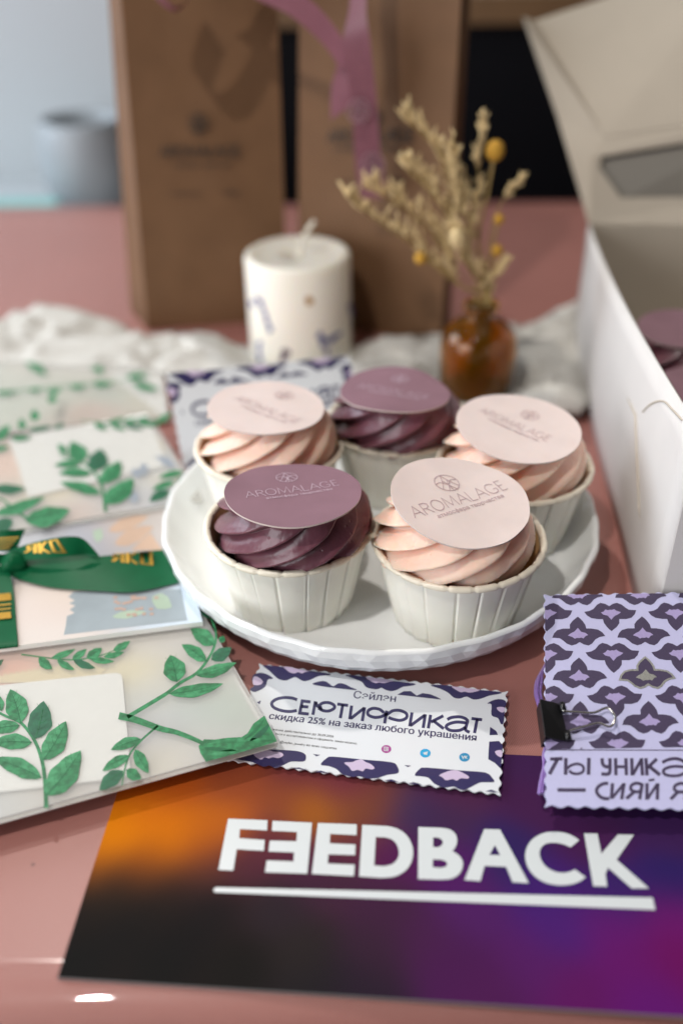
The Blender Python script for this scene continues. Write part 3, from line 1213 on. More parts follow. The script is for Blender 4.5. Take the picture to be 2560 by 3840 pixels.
spray('thin oat stalk leaning right over the dark table edge', [(1830, 900), (1880, 760), (1955, 690)], 8, .22, 19, .5, 4)


def button(label, pts, ys, R, seed, squash=1.1):
    r = random.Random(seed)
    t = thing('button_flower', label, 'dried flower', (BOTTLE.x, BOTTLE.y, 8), FG)
    path = [Vector((BOTTLE.x + r.uniform(-6, 6), BOTTLE.y + r.uniform(-5, 5), 8)), MOUTH + Vector((r.uniform(-4, 4), r.uniform(-3, 3), 0))]
    for i, (x, y) in enumerate(pts):
        path.append(wy(x, y, BOTTLE.y + ys * (i + 1) / len(pts)))
    sp = smooth_path([tuple(p) for p in path], 8)
    ms = MB()
    tube(ms, sp, .8, 7)
    ms.build('stem', M_stem, t)
    c = Vector(sp[-1])
    d = (Vector(sp[-1]) - Vector(sp[-4])).normalized()
    a = d.cross(Vector((.2, 1, .1))).normalized()
    b = d.cross(a)
    mh = MB()
    V, Fc = [], []
    n, m = 20, 14
    for i in range(m + 1):
        th = math.pi * i / m
        for k in range(n):
            ph = 2 * math.pi * k / n
            rr = R * (1 + .05 * math.sin(9 * ph + i * 2.4) * math.sin(th))
            q = (a * math.cos(ph) + b * math.sin(ph)) * rr * math.sin(th) + d * (-math.cos(th) * rr * squash + R * .8)
            V.append(c + q)
    for i in range(m):
        for k in range(n):
            Fc.append((i * n + k, i * n + (k + 1) % n, (i + 1) * n + (k + 1) % n, (i + 1) * n + k))
    mh.add(V, Fc, 0, True)
    mh.build('flower_head', M_straw if squash > 1.5 else M_yellow, t)


PXMM = (wy(1900, 560, BOTTLE.y).x - wy(1800, 560, BOTTLE.y).x) / 100
button('largest yellow button flower on a straight stem against black', [(1795, 900), (1828, 720), (1850, 595)], 6, 36 * PXMM, 21)
button('small yellow button flower just above the pink table edge', [(1830, 1000), (1850, 900), (1866, 838)], 3, 20 * PXMM, 22)
button('small yellow button flower below the one at the table edge', [(1835, 1060), (1850, 1000), (1860, 955)], 0, 22 * PXMM, 23)
button('faded yellow button flower lowest on the left of the bunch', [(1740, 1080), (1660, 1010), (1590, 975)], -10, 24 * PXMM, 24, 1.0)
button('soft oval straw coloured flower head in the middle of the bunch', [(1765, 1020), (1735, 960), (1722, 915)], -14, 34 * PXMM, 25, 1.7)

# ------------------------------------------------------------------ white plate
PC = Vector((15.7, 323.3, 0))
PRR, PHT = 88.5, 22.0
mb = MB()
NS = 240
wav = lambda a: 1 + .0028 * math.sin(30 * a) + .0025 * math.sin(17 * a + 1)


def rfp(r, z, a, i):
    return r * (wav(a) if r > 70 else 1.0)


inner = [(.1, 5.6), (40, 5.6), (66, 5.6), (73, 6.1), (77, 7.6), (80.5, 10.6), (83.6, 15), (86.3, 19.4), (87.2, 21.2)]
lip = [(87.8, 21.9), (88.6, 22.0), (89.4, 21.6), (89.7, 20.9)]
vs0 = len(mb.v)
lathe(mb, inner + lip, PC, NS, 0, True, rfp)
# faceted outside: rows of offset points give flat triangles
rows = [(89.7, 20.9), (89.4, 17.6), (87.6, 12.8), (84.2, 8.2), (79.2, 4.0), (72.0, 1.0), (66, 0)]
NF = 120
V, Fc = [], []
for i, (r, z) in enumerate(rows):
    for k in range(NF):
        a = 2 * math.pi * (k + (.5 if i % 2 else 0)) / NF
        bumpy = (0.20 if (k + i) % 2 else -0.18) if 0 < i < 5 else 0
        rr = (r + bumpy) * (wav(a) if i < 2 else 1)
        V.append((PC.x + rr * math.cos(a), PC.y + rr * math.sin(a), z))
for i in range(len(rows) - 1):
    for k in range(NF):
        a, b = i * NF + k, i * NF + (k + 1) % NF
        c, d = (i + 1) * NF + k, (i + 1) * NF + (k + 1) % NF
        if i % 2 == 0:
            Fc += [(a, c, b), (b, c, d)]
        else:
            Fc += [(a, c, d), (a, d, b)]
mb.add(V, Fc, 0, False)
V = [(PC.x + 66 * math.cos(2 * math.pi * k / NF), PC.y + 66 * math.sin(2 * math.pi * k / NF), 0.0) for k in range(NF)]
mb.add(V, [tuple(range(NF - 1, -1, -1))])
tag(mb.build('plate', M_ceramic, None, PC), 'white porcelain plate with faceted rim carrying five cupcakes', 'plate')

# ------------------------------------------------------------------ cupcakes
RIM_R, BOT_R, CUP_H = 31.6, 23.2, 34.5


def topper_plane(C0, nrm, px, py):
    o = Vector((0, 0, CAM_H))
    d = ray(px, py)
    return o + d * ((C0 - o).dot(nrm) / d.dot(nrm))


def cupcake(label, cx, cy, z0, dark, seed, top_px=None, top_w=None, tilt=(0, 0), emb=None, base_line=None, word2=None, group='cupcakes on the plate',
            cake_gap=(0, 0), topz=None, text=True, twist0=None):
    r = random.Random(seed)
    c = Vector((cx, cy, z0))
    t = thing('cupcake', label, 'cupcake', c, group)
    # paper cup, pleated
    NP = 22
    ph = r.random() * 6

    def saw(a):
        x = ((a + ph + .05 * math.sin(3 * a + seed) + .03 * math.sin(7 * a + 2 * seed)) * NP / (2 * math.pi)) % 1.0
        return x

    mb = MB()
    seg = NP * 20

    def rf(rr, z, a, i):
        x = saw(a)
        fold = (0.85 * (1 - x) if x > .10 else (-1.0 if .02 < x < .08 else 0.4)) * (.35 + .65 * (1 - z / CUP_H))
        irregular = .25 * noise.noise(Vector((math.cos(a) * 2.2, math.sin(a) * 2.2, z * .03 + seed)))
        return rr - .5 + fold + irregular

    prof = [(BOT_R - 1, 0), (BOT_R, .4)] + [(BOT_R + (RIM_R - .8 - BOT_R) * k, CUP_H * k) for k in (.1, .25, .4, .55, .7, .85, .97)]
    lathe(mb, prof, c, seg, 0, True, rf)
    mb.add([c] + [c + Vector(((BOT_R - 1) * math.cos(2 * math.pi * k / 40), (BOT_R - 1) * math.sin(2 * math.pi * k / 40), .05)) for k in range(40)], [(0, 1 + (k + 1) % 40, 1 + k) for k in range(40)])
    cup = mb.build('paper_cup', M_cup, t)
    mb = MB()
    lathe(mb, [(RIM_R - 2.5, CUP_H - .6), (BOT_R + (RIM_R - .8 - BOT_R) * .5 - 1.6, CUP_H * .5), (BOT_R - 1.0, 2)], c, 64, 0, True)
    mb.build('cup_lining', M_cup_in, cup)
    # rolled rim with seams
    mb = MB()
    NSG = 22
    sg = NSG * 10
    ring = 10
    V, Fc = [], []
    for k in range(sg):
        a = 2 * math.pi * k / sg + .1 * seed
        x = (k % 10) / 10
        rt = 1.32 * (0.62 if k % 10 == 0 else 1.0 + .05 * math.sin(math.pi * x))
        off = .18 * noise.noise(Vector((math.cos(a) * 3, math.sin(a) * 3, seed)))
        for q in range(ring):
            b = 2 * math.pi * q / ring
            rr = RIM_R - 1.0 + rt * math.cos(b) + off
            V.append(c + Vector((rr * math.cos(a), rr * math.sin(a), CUP_H - .2 + rt * .95 * math.sin(b) + off)))
    for k in range(sg):
        for q in range(ring):
            l = (k + 1) % sg
            Fc.append((k * ring + q, l * ring + q, l * ring + (q + 1) % ring, k * ring + (q + 1) % ring))
    mb.add(V, Fc, 0, True)
    mb.build('rim', M_rim, cup)
    # sponge
    mb = MB()
    V = [c + Vector((0, 0, CUP_H - 6))]
    prof = [(10, CUP_H - 6), (22, CUP_H - 6.5), (27.6, CUP_H - 8.5)]
    lathe(mb, [(.1, CUP_H - 6)] + prof, c, 48, 0, True, lambda rr, z, a, i: rr)
    mb.build('sponge', M_cake_dark if dark else M_cake_pale, t)
    # topper frame
    topz_ = topz if topz is not None else 58.0
    C0 = None
    if top_px:
        C0 = at(top_px[0], top_px[1], topz_ if topz_ > 0 else 60)
    else:
        C0 = Vector((cx, cy, z0 + topz_))
    nrm = Vector((math.sin(math.radians(tilt[0])), -math.sin(math.radians(tilt[1])), 1)).normalized()
    TR = top_w
    # frosting swirl of overlapping ribs
    fx, fy = cake_gap
    tw0 = r.random() * 6 if twist0 is None else twist0
    H0, H1 = CUP_H - 5.5, C0.z - z0 + 0.2
    mb = MB()
    NL = 10
    seg = NL * 34
    m = 52
    V, Fc = [], []
    for i in range(m + 1):
        k = i / m
        rad = 28.0 + 1.9 * math.sin(math.pi * min(1, k * 1.15)) - .4 * k - 8.4 * k * k * k if k < .93 else (27.6 - .37 - 6.75) * max(0.02, (1 - k) / .07)
        rad = rad if k > .06 else 23 + (rad - 23) * (k / .06)
        z = H0 + (H1 - H0) * min(1.0, k / .93)
        tw = tw0 + 1.75 * k ** 1.1
        ccx = (fx) * (1 - k) + (C0.x - cx) * k
        ccy = (fy) * (1 - k) + (C0.y - cy) * k
        for s in range(seg):
            a = 2 * math.pi * s / seg
            x = ((a - tw) * NL / (2 * math.pi)) % 1.0
            lobe = math.floor((a - tw) * NL / (2 * math.pi)) % NL
            rl = random.Random(seed * 31 + lobe)
            sh = (x / .80) ** .62 if x < .80 else max(0.0, 1 - (x - .80) / .20) ** .8
            sh += .045 * math.cos(4 * math.pi * x + lobe) * (1 - k)
            amp = (.235 + .08 * rl.random()) * (0.25 + .75 * math.sin(math.pi * min(1, .18 + k * .9)) ** .6)
            drop = (rl.random() - .5) * 2.2
            rr = rad * (1 - amp + amp * sh) + .45 * noise.noise(Vector((math.cos(a) * 4, math.sin(a) * 4, z * .12 + seed))) + .16 * sh * noise.noise(Vector((math.cos(a) * 22, math.sin(a) * 22, z * .9 + seed)))
            zz = z + drop * math.sin(math.pi * k)
            P = c + Vector((ccx + rr * math.cos(a), ccy + rr * math.sin(a), zz))
            lim = C0.z - (nrm.x * (P.x - C0.x) + nrm.y * (P.y - C0.y)) / nrm.z - .25
            if P.z > lim:
                P.z = lim
            V.append(P)
    for i in range(m):
        for s in range(seg):
            l = (s + 1) % seg
            Fc.append((i * seg + s, i * seg + l, (i + 1) * seg + l, (i + 1) * seg + s))
    mb.add(V, Fc, 0, True)
    mb.build('frosting', M_frost_dark if dark else M_frost_pink, t)
    # round wafer topper, slightly curled
    ex = Vector((1, 0, 0)) - nrm * nrm.x
    ex.normalize()
    ey = nrm.cross(ex)
    curl = r.uniform(-.0026, .0020)

    def onto(u, v, lift=0.0):
        return C0 + ex * u + ey * v + nrm * (lift + .9 + curl * (u * u - v * v) + .45 * noise.noise(Vector((u * .06, v * .06, seed))))

    mb = MB()
    N = 72
    rings = [0, .3, .55, .75, .9, 1.0]
    V, Fc = [], []
    for q in rings:
        for k in range(N):
            a = 2 * math.pi * k / N
            rr = TR * q * (1 + .006 * noise.noise(Vector((math.cos(a) * 2.5, math.sin(a) * 2.5, seed * 1.7))) * 2)
            V.append(onto(rr * math.cos(a), rr * math.sin(a), .3))
    for i in range(len(rings) - 1):
        for k in range(N):
            l = (k + 1) % N
            Fc.append((i * N + k, (i + 1) * N + k, (i + 1) * N + l, i * N + l))
    mb.add(V, Fc, 0, True)
    o = (len(rings) - 1) * N
    edge = V[o:o + N]
    low = [p - nrm * .55 for p in edge]
    mb.add(edge + low, [(k, N + k, N + (k + 1) % N, (k + 1) % N) for k in range(N)], 1)
    under = [p - nrm * .55 for p in V]
    mb.add(under, [f[::-1] for f in Fc], 1, True)
    tp = mb.build('topper', [M_top_mauve if dark else M_top_pink, M_top_edge], t)
    if text and base_line:
        mb = MB()
        A, B = topper_plane(C0 + nrm * 1.2, nrm, *base_line[0]), topper_plane(C0 + nrm * 1.2, nrm, *base_line[1])
        X = (B - A).normalized()
        Y = nrm.cross(X).normalized()

        def put(p):
            q = p - C0
            return onto(q.dot(ex), q.dot(ey), .50)

        wd, W = serif_word('AROMALAGE', .058)
        kk = (B - A).length / W
        for vs, fs in wd:
            mb.add([put(A + X * (p[0] * kk) + Y * (p[1] * kk * 1.12)) for p in vs], fs)
        vs, fs = text2d('атмосфера творчества', 0.0)
        x0, x1 = min(v[0] for v in vs), max(v[0] for v in vs)
        a0, a1 = A + X * ((B - A).length * .19) - Y * kk * .62, A + X * ((B - A).length * .89) - Y * kk * .62
        k2 = (a1 - a0).length / (x1 - x0)
        mb.add([put(a0 + X * ((v[0] - x0) * k2) + Y * (v[1] * k2)) for v in vs], fs)
        mb.build('lettering', M_let_mauve if dark else M_let_pink, tp)
        mb = MB()
        ec = topper_plane(C0 + nrm * 1.2, nrm, *emb)

        def addf(vs, fs):
            mb.add([put(ec + X * p[0] + Y * p[1]) for p in vs], fs)

        emblem2d(addf, 0, 0, kk * .92, kk * .06)
        mb.build('emblem', M_let_mauve if dark else M_let_pink, tp)
    return t


Z0 = 5.7
cupcake('plum frosted cupcake with mauve round topper at the front left of the plate', -19.6, 285.5, Z0, True, 1, (1099, 1855), 24.0, (1, -6), (1075, 1790), ((925, 1873), (1276, 1822)), topz=61, twist0=2.2, cake_gap=(1.5, 1))
cupcake('pale pink cupcake at the front right, topper tilted towards the viewer', 42.4, 275.2, Z0, False, 2, (1720, 1880), 24.2, (7, 6), (1674, 1810), ((1556, 1946), (1905, 1838)), topz=61, twist0=.5, cake_gap=(-2.5, .5))
cupcake('pale pink cupcake at the back left beside the propped certificate', -30.2, 344, Z0, False, 3, (998, 1535), 23.6, (3, -1), (1065, 1485), ((872, 1498), (1110, 1592)), topz=61, twist0=1.3, cake_gap=(0, .5))
cupcake('plum frosted cupcake at the back of the plate in front of the bottle', 26.0, 364.5, Z0, True, 4, (1480, 1473), 22.8, (2, -3), (1500, 1425), ((1335, 1450), (1605, 1497)), topz=61, twist0=.2, cake_gap=(-.5, 0))
cupcake('pale pink cupcake at the right of the plate next to the white box', 71.0, 326, Z0, False, 5, (1940, 1608), 24.2, (4, 4), (1985, 1558), ((1790, 1545), (2052, 1660)), topz=61, twist0=1.0, cake_gap=(-1, .5))

# ------------------------------------------------------------------ white cake box on the right
BF = at(2428, 2451, 0)
BB = at(2144, 1300, 0)
sd = (BB - BF).normalized()
bd = Vector((sd.y, -sd.x, 0))
BHT = wy(2200, 840, BB.y).z
FT = BF + Vector((0, 0, BHT + 20))
bh = lambda u: BHT + 20.0 * (1 - u) ** 1.5
BT = BB + Vector((0, 0, BHT))
BW = 240.0
bx = thing('cake_box', 'open white cardboard cake box with raised lid at the right edge', 'cake box', BF)
mb = MB()
n = 18
V, Fc = [], []
bow = -bd
for i in range(n + 1):
    u = i / n
    for k in range(9):
        v = k / 8
        p = BF * (1 - u) + BB * u + Vector((0, 0, bh(u) * v))
        p += bow * (2.2 * math.sin(math.pi * u) * math.sin(math.pi * min(1, v * .8)))
        V.append(p)
for i in range(n):
    for k in range(8):
        Fc.append((i * 9 + k, (i + 1) * 9 + k, (i + 1) * 9 + k + 1, i * 9 + k + 1))
mb.add(V, Fc, 0, True)
side = mb.build('side_panel', [M_board], bx)
so = side.modifiers.new('thickness', 'SOLIDIFY')
so.thickness = 0.0008
so.offset = 0
# slit and tab cut into the side panel


def on_side(px, py, lift=0.0):
    o = Vector((0, 0, CAM_H))
    d = ray(px, py)
    k = (BF - o).dot(bd) / d.dot(bd)
    p = o + d * k
    u = (p - BF).dot(sd) / (BB - BF).length
    v = p.z / bh(max(0, min(1, u)))
    return p + bow * (2.2 * math.sin(math.pi * max(0, min(1, u))) * math.sin(math.pi * min(1, max(0, v) * .8)) + lift)


mb = MB()
sl = [(2372, 1490), (2388, 1525), (2403, 1558), (2404, 1600), (2406, 1700), (2408, 1800), (2409, 1900), (2410, 1945)]
tube(mb, [on_side(x, y, .6) for x, y in sl], .38, 6, taper=lambda k: .35 + 1.2 * math.sin(math.pi * k) ** .5)
mb.build('slit_fold', M_board_in, side)
mb = MB()
arc = smooth_path([(2428, 1545), (2450, 1520), (2480, 1505), (2505, 1508), (2530, 1535), (2565, 1575)], 5)
tube(mb, [on_side(x, y, .55) for x, y in arc], .35, 6)
mb.build('tab_fold', M_board_in, side)
mb = MB()
sheet3(mb, [BF, BF + bd * BW, FT + bd * BW - Vector((0, 0, 12)), FT], .8)
mb.build('front_panel', M_board, bx)
mb = MB()
sheet3(mb, [BB, BT, BT + bd * BW, BB + bd * BW], .8)
mb.build('back_panel', M_board_in, bx)
mb = MB()
sheet3(mb, [BF + Vector((0, 0, .5)), BB + Vector((0, 0, .5)), BB + bd * BW + Vector((0, 0, .5)), BF + bd * BW + Vector((0, 0, .5))], .8)
mb.build('base_panel', M_board_in, bx)
mb = MB()
ff = [at(2235, 1790, 0), at(2330, 2150, 0), at(2330, 2150, 0) + Vector((9, 0, 22)), at(2280, 1800, 0) + Vector((8, 0, 26)), at(2262, 1745, 0) + Vector((4, 0, 12))]
# raised lid
yH = BB.y
Hn = BT.copy()
P0 = wy(2268, 515, yH + 26)
P1 = wy(2005, 78, yH + 88)
P1o = wy(1958, 62, yH + 80)
P0r = wy(2268 + 620, 515 - 95, yH + 14)
P1r = wy(2005 + 800, 78 - 260, yH + 78)
Hr = BT + bd * BW
lid = MB()
sheet3(lid, [P0, P0r, P1r, P1], .8)
lido = lid.build('lid', M_board_in, bx)
mb = MB()
# hinge strip with an opening; grey panel added behind it for the dark tone
hn, hr = Hn + Vector((0, 0, .3)), Hr + Vector((0, 0, .3))
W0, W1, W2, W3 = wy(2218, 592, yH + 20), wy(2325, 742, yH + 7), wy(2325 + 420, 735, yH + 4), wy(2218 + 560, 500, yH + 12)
mb.add([hn, hr, P0r, P0, W1, W2, W3, W0], [(0, 1, 5, 4), (1, 2, 6, 5), (2, 3, 7, 6), (3, 0, 4, 7)])
hs = mb.build('hinge_strip', M_board_in, lido)
so = hs.modifiers.new('thickness', 'SOLIDIFY')
so.thickness = 0.0008
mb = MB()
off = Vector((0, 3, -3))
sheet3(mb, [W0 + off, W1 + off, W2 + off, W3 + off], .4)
mb.build('grey_panel', M_grey, lido)
mb = MB()
mb.add([hn, P0, P1, P1o, (hn + P1o) / 2 + Vector((2, 4, 0))], [(0, 1, 2, 3, 4)])
fo = mb.build('side_flap', M_board_in, lido)
so = fo.modifiers.new('thickness', 'SOLIDIFY')
so.thickness = 0.0008
mb = MB()
hc = wy(2410, 52, yH + 62)
nl = (P0r - P0).cross(P1 - P0).normalized()
if nl.y > 0:
    nl = -nl
# push the small punched hole onto the lid face
o = Vector((0, 0, CAM_H))
d = ray(2410, 52)
hc = o + d * ((P0 - o).dot(nl) / d.dot(nl))
e1 = (P0r - P0).normalized()
e2 = nl.cross(e1)
mb.add([hc + nl * .6] + [hc + nl * .6 + e1 * (2.6 * math.cos(2 * math.pi * k / 20)) + e2 * (4.2 * math.sin(2 * math.pi * k / 20)) for k in range(20)], [(0, 1 + k, 1 + (k + 1) % 20) for k in range(20)])
mb.build('punched_hole', M_dark, lido)
# cupcakes standing inside the box
q1 = at(2552, 1228, 60)
q2 = at(2622, 1448, 60)
cupcake('plum cupcake with mauve topper inside the white box, by its back wall', q1.x + 1.5, q1.y, 1.0, True, 6, None, 21.5, (0, 2), topz=57, text=False, group='cupcakes in the box')
cupcake('plum cupcake inside the white box, mostly cut off, nearest the side panel slit', q2.x + 4.5, q2.y, 1.0, True, 7, None, 21.5, (0, 0), topz=57, text=False, group='cupcakes in the box')


# ------------------------------------------------------------------ flat printed things
def idw(ctrl, pts, power=6.0):
    """colours at pts from (x, y, rgb) controls by inverse distance"""
    C = np.array([[c[0], c[1]] for c in ctrl], float)
    K = np.array([c[2] for c in ctrl], float)
    P = np.array([[p[0], p[1]] for p in pts], float)
    D = np.sqrt(((P[:, None, :] - C[None]) ** 2).sum(2)) + 1.2
    Wt = np.exp(-(D / power) ** 2 / 2) + 0.003 * np.exp(-(D / (power * 3.2)) ** 2 / 2) + 1e-9
    return (Wt[:, :, None] * K[None]).sum(1) / Wt.sum(1)[:, None]


def grid_sheet(mb, quad, z0, z1, ctrl, nu=90, nv=60, mat=0, power=6.0, k=1.0, side=1):
    """card with printed colours: quad = 4 world points a,b,c,d; ctrl = [(px, py, sRGB)]"""
    a, b, c, d = [Vector((p[0], p[1], 0)) for p in quad]
    pts, V, Fc = [], [], []
    for j in range(nv + 1):
        for i in range(nu + 1):
            u, v = i / nu, j / nv
            p = (a * (1 - u) + b * u) * (1 - v) + (d * (1 - u) + c * u) * v
            V.append((p.x, p.y, z1))
    cw = []
    for x, y, rgb in ctrl:
        g = at(x, y, z1)
        cw.append((g.x, g.y, lin(rgb)[:3]))
    cols = idw(cw, V, power).reshape(nv + 1, nu + 1, 3) * k
    for _ in range(9):                 # soft printed gradient
        pd = np.pad(cols, ((1, 1), (1, 1), (0, 0)), 'edge')
        cols = (pd[:-2, 1:-1] + pd[2:, 1:-1] + pd[1:-1, :-2] + pd[1:-1, 2:] + 2 * pd[1:-1, 1:-1]) / 6
    cols = cols.reshape(-1, 3)
    for j in range(nv):
        for i in range(nu):
            Fc.append((j * (nu + 1) + i, j * (nu + 1) + i + 1, (j + 1) * (nu + 1) + i + 1, (j + 1) * (nu + 1) + i))
    mb.add(V, Fc, mat, True, [tuple(q) + (1,) for q in cols])
    qs = [a, b, c, d]
    dark = [(.3, .3, .3, 1)] * 8
    mb.add([(p.x, p.y, z0) for p in qs] + [(p.x, p.y, z1) for p in qs], [(3, 2, 1, 0), (0, 1, 5, 4), (1, 2, 6, 5), (2, 3, 7, 6), (3, 0, 4, 7)], side, False, dark)


# ---- dark gradient card with the big word
fz = 1.1
g0, g1 = at(215, 3666, fz), at(2560, 3812, fz)
gl0, gl1 = at(214, 3663, fz), at(425, 3014, fz)
ux = (g1 - g0).normalized()
uy = Vector((-ux.y, ux.x, 0))
ld = (gl1 - gl0).normalized()
topd = (at(1990, 2833, fz) - g0).dot(uy)
FW = 215.0
tl_ = g0 + ld * (topd / ld.dot(uy))
quad = [g0, g0 + ux * FW, tl_ + ux * FW, tl_]
fctrl = [(450, 3130, (226, 128, 10)), (560, 3050, (215, 115, 22)), (330, 3160, (228, 135, 8)), (640, 3160, (222, 122, 10)), (760, 3130, (200, 105, 25)), (640, 2950, (178, 82, 28)), (480, 2900, (190, 95, 20)),
         (860, 3080, (188, 98, 32)), (900, 2950, (152, 74, 44)), (1050, 3000, (140, 72, 46)), (1180, 3060, (165, 95, 32)), (1100, 2880, (112, 52, 58)), (900, 2850, (140, 65, 45)),
         (340, 3215, (190, 100, 25)), (560, 3215, (175, 90, 25)), (760, 3190, (150, 72, 35)), (350, 3275, (52, 44, 36)), (560, 3265, (54, 44, 38)), (760, 3250, (60, 45, 46)), (900, 3225, (78, 42, 56)), (1000, 3140, (98, 48, 58)),
         (300, 3400, (28, 28, 28)), (550, 3400, (28, 28, 28)), (800, 3400, (31, 29, 31)), (300, 3600, (26, 26, 26)), (600, 3600, (26, 26, 26)), (900, 3620, (30, 28, 27)), (450, 3500, (26, 26, 27)), (700, 3500, (27, 26, 27)), (230, 3640, (26, 26, 26)), (450, 3320, (36, 33, 30)), (650, 3320, (38, 32, 32)), (1150, 3570, (44, 38, 38)), (1050, 3400, (46, 38, 44)), (1200, 3700, (36, 33, 36)),
         (1200, 3300, (66, 38, 58)), (1150, 3200, (84, 38, 64)), (1350, 3120, (92, 40, 62)), (1300, 2960, (112, 50, 62)), (1400, 3040, (112, 62, 50)), (1330, 3060, (140, 82, 40)), (1520, 3075, (60, 46, 84)), (1650, 3100, (66, 42, 76)), (1900, 3200, (52, 38, 90)),
         (1500, 3200, (84, 32, 80)), (1450, 3400, (66, 36, 62)), (1400, 3550, (58, 36, 54)), (1350, 3700, (44, 33, 46)), (1700, 2950, (78, 40, 72)), (1700, 3250, (82, 32, 96)), (1750, 3420, (80, 34, 96)), (1700, 3600, (74, 30, 78)), (1600, 3500, (72, 34, 72)),
         (2000, 2870, (66, 36, 78)), (2000, 3000, (70, 34, 74)), (2250, 3000, (66, 36, 78)), (2500, 3100, (62, 34, 82)), (2200, 3150, (70, 32, 76)), (2050, 3330, (66, 34, 108)), (2300, 3360, (54, 36, 100)), (2520, 3330, (44, 34, 94)), (2100, 3480, (76, 34, 112)),
         (2300, 3470, (98, 28, 108)), (2540, 3440, (108, 26, 104)), (2350, 3600, (100, 26, 100)), (2540, 3600, (106, 22, 90)), (2000, 3620, (84, 32, 96)), (2150, 3720, (94, 26, 92)), (2450, 3760, (96, 26, 108)), (1850, 3720, (78, 30, 80))]
card = thing('gradient_card', 'dark card fading from orange to violet with a large white word', 'card', (30, 190, 0))
mb = MB()
grid_sheet(mb, quad, .25, fz, fctrl, 150, 80, 0, 5.6, .85)
cb = mb.build('card_body', [M_tint_gloss, M_tint_gloss], card)
mb = MB()
z3 = lambda p: (p[0] * .7653 + 180, p[1] * .7653 + 2850)
z4 = lambda p: (p[0] * .80357 + 1300, p[1] * .80357 + 2900)


def flat(mb, outer, holes=(), z=0.0, mat=0):
    """polygon traced in photo pixels, laid on the horizontal plane z"""
    g = [at(x, y, z) for x, y in outer]
    hs = [[at(x, y, z) for x, y in h] for h in holes]
    vs, tr = tess([(p.x, p.y) for p in g], [[(p.x, p.y) for p in h] for h in hs])
    mb.add([(x, y, z) for x, y in vs], tr, mat)


def flat_stroke(mb, pts, w, z, mat=0, closed=False, sm=0, taper=None):
    if sm:
        pts = smooth_path(pts, sm, closed)
    vs, fs = stroke(pts, w, closed, taper)
    mb.add([at(x, y, z) for x, y in vs], fs, mat)


LZ = fz + .06


def rnd_(P, a, b):
    """the run of points a..b of a traced outline made a smooth curve"""
    return P[:a] + smooth_path(P[a:b + 1], 5) + P[b + 1:]


flat(mb, [z3(p) for p in [(883, 287), (1075, 295), (1073, 345), (940, 338), (937, 383), (1062, 392), (1057, 445), (925, 437), (907, 542), (835, 538)]], z=LZ)
flat(mb, [z3(p) for p in [(1100, 298), (1293, 307), (1270, 557), (1063, 550), (1072, 492), (1202, 497), (1206, 453), (1080, 448), (1087, 395), (1217, 398), (1220, 353), (1097, 347)]], z=LZ)
flat(mb, [z3(p) for p in [(1322, 308), (1512, 315), (1511, 368), (1382, 362), (1380, 408), (1506, 414), (1504, 466), (1373, 462), (1370, 507), (1502, 513), (1498, 569), (1292, 558)]], z=LZ)
flat(mb, rnd_([z4(p) for p in [(72, 240), (190, 246), (235, 258), (275, 285), (300, 325), (309, 370), (298, 420), (268, 458), (220, 482), (160, 488), (57, 481)]], 1, 9),
     [rnd_([z4(p) for p in [(135, 297), (180, 299), (212, 310), (234, 335), (243, 370), (236, 398), (214, 422), (175, 433), (127, 430)]], 1, 7)], LZ)
flat(mb, rnd_(rnd_([z4(p) for p in [(333, 250), (440, 254), (480, 262), (505, 282), (514, 310), (508, 340), (492, 362), (520, 380), (538, 405), (540, 435), (525, 468), (495, 488), (450, 496), (332, 493)]], 7, 13), 1, 6),
     [[z4(p) for p in [(402, 299), (425, 300), (442, 308), (448, 322), (441, 337), (425, 345), (402, 344)]], [z4(p) for p in [(401, 401), (440, 403), (460, 410), (469, 423), (460, 436), (438, 441), (400, 438)]]], LZ)
flat(mb, [z4(p) for p in [(640, 260), (714, 262), (848, 513), (772, 508), (742, 436), (642, 432), (622, 503), (548, 498)]], [[z4(p) for p in [(690, 335), (715, 382), (665, 380)]]], LZ)
oc = [(1083, 312), (1050, 290), (1010, 276), (965, 272), (915, 279), (870, 303), (842, 338), (831, 385), (842, 435), (875, 480), (925, 510), (985, 522), (1040, 519), (1085, 505), (1113, 484),
      (1062, 448), (1035, 460), (1000, 464), (960, 455), (925, 432), (904, 400), (898, 370), (907, 345), (930, 328), (965, 324), (1005, 330), (1043, 345)]
flat(mb, rnd_(rnd_([z4(p) for p in oc], 15, 26), 0, 14), z=LZ)
flat(mb, [z4(p) for p in [(1105, 280), (1168, 281), (1186, 375), (1263, 285), (1338, 287), (1257, 403), (1408, 537), (1328, 537), (1217, 440), (1205, 470), (1213, 528), (1148, 526)]], z=LZ)
flat(mb, [(803, 3332), (812, 3327), (2445, 3366), (2455, 3412), (806, 3346), (800, 3340)], z=LZ)
mb.build('lettering', M_wprint, cb)

# ---- certificates
ZC = lambda p: (p[0] * .73342 + 850, p[1] * .73342 + 2400)
cz = 3.0
CTL, CTR, CBR, CBL = [at(*ZC(p), cz) for p in [(165, 120), (1437, 262), (1398, 794), (2, 618)]]


def wavy_quad(q, nu, nv, amp):
    """outline of a card cut with a scalloped blade"""
    out = []
    c = (q[0] + q[1] + q[2] + q[3]) / 4
    for s in range(4):
        a, b = q[s], q[(s + 1) % 4]
        n = nu if s % 2 == 0 else nv
        d = (b - a)
        nn = Vector((d.y, -d.x, 0)).normalized()
        if nn.dot((a + b) / 2 - c) < 0:
            nn = -nn
        m = n * 8
        for k in range(m):
            t = k / m
            out.append(a + d * t + nn * (amp * math.cos(2 * math.pi * n * t) - amp))
    return out


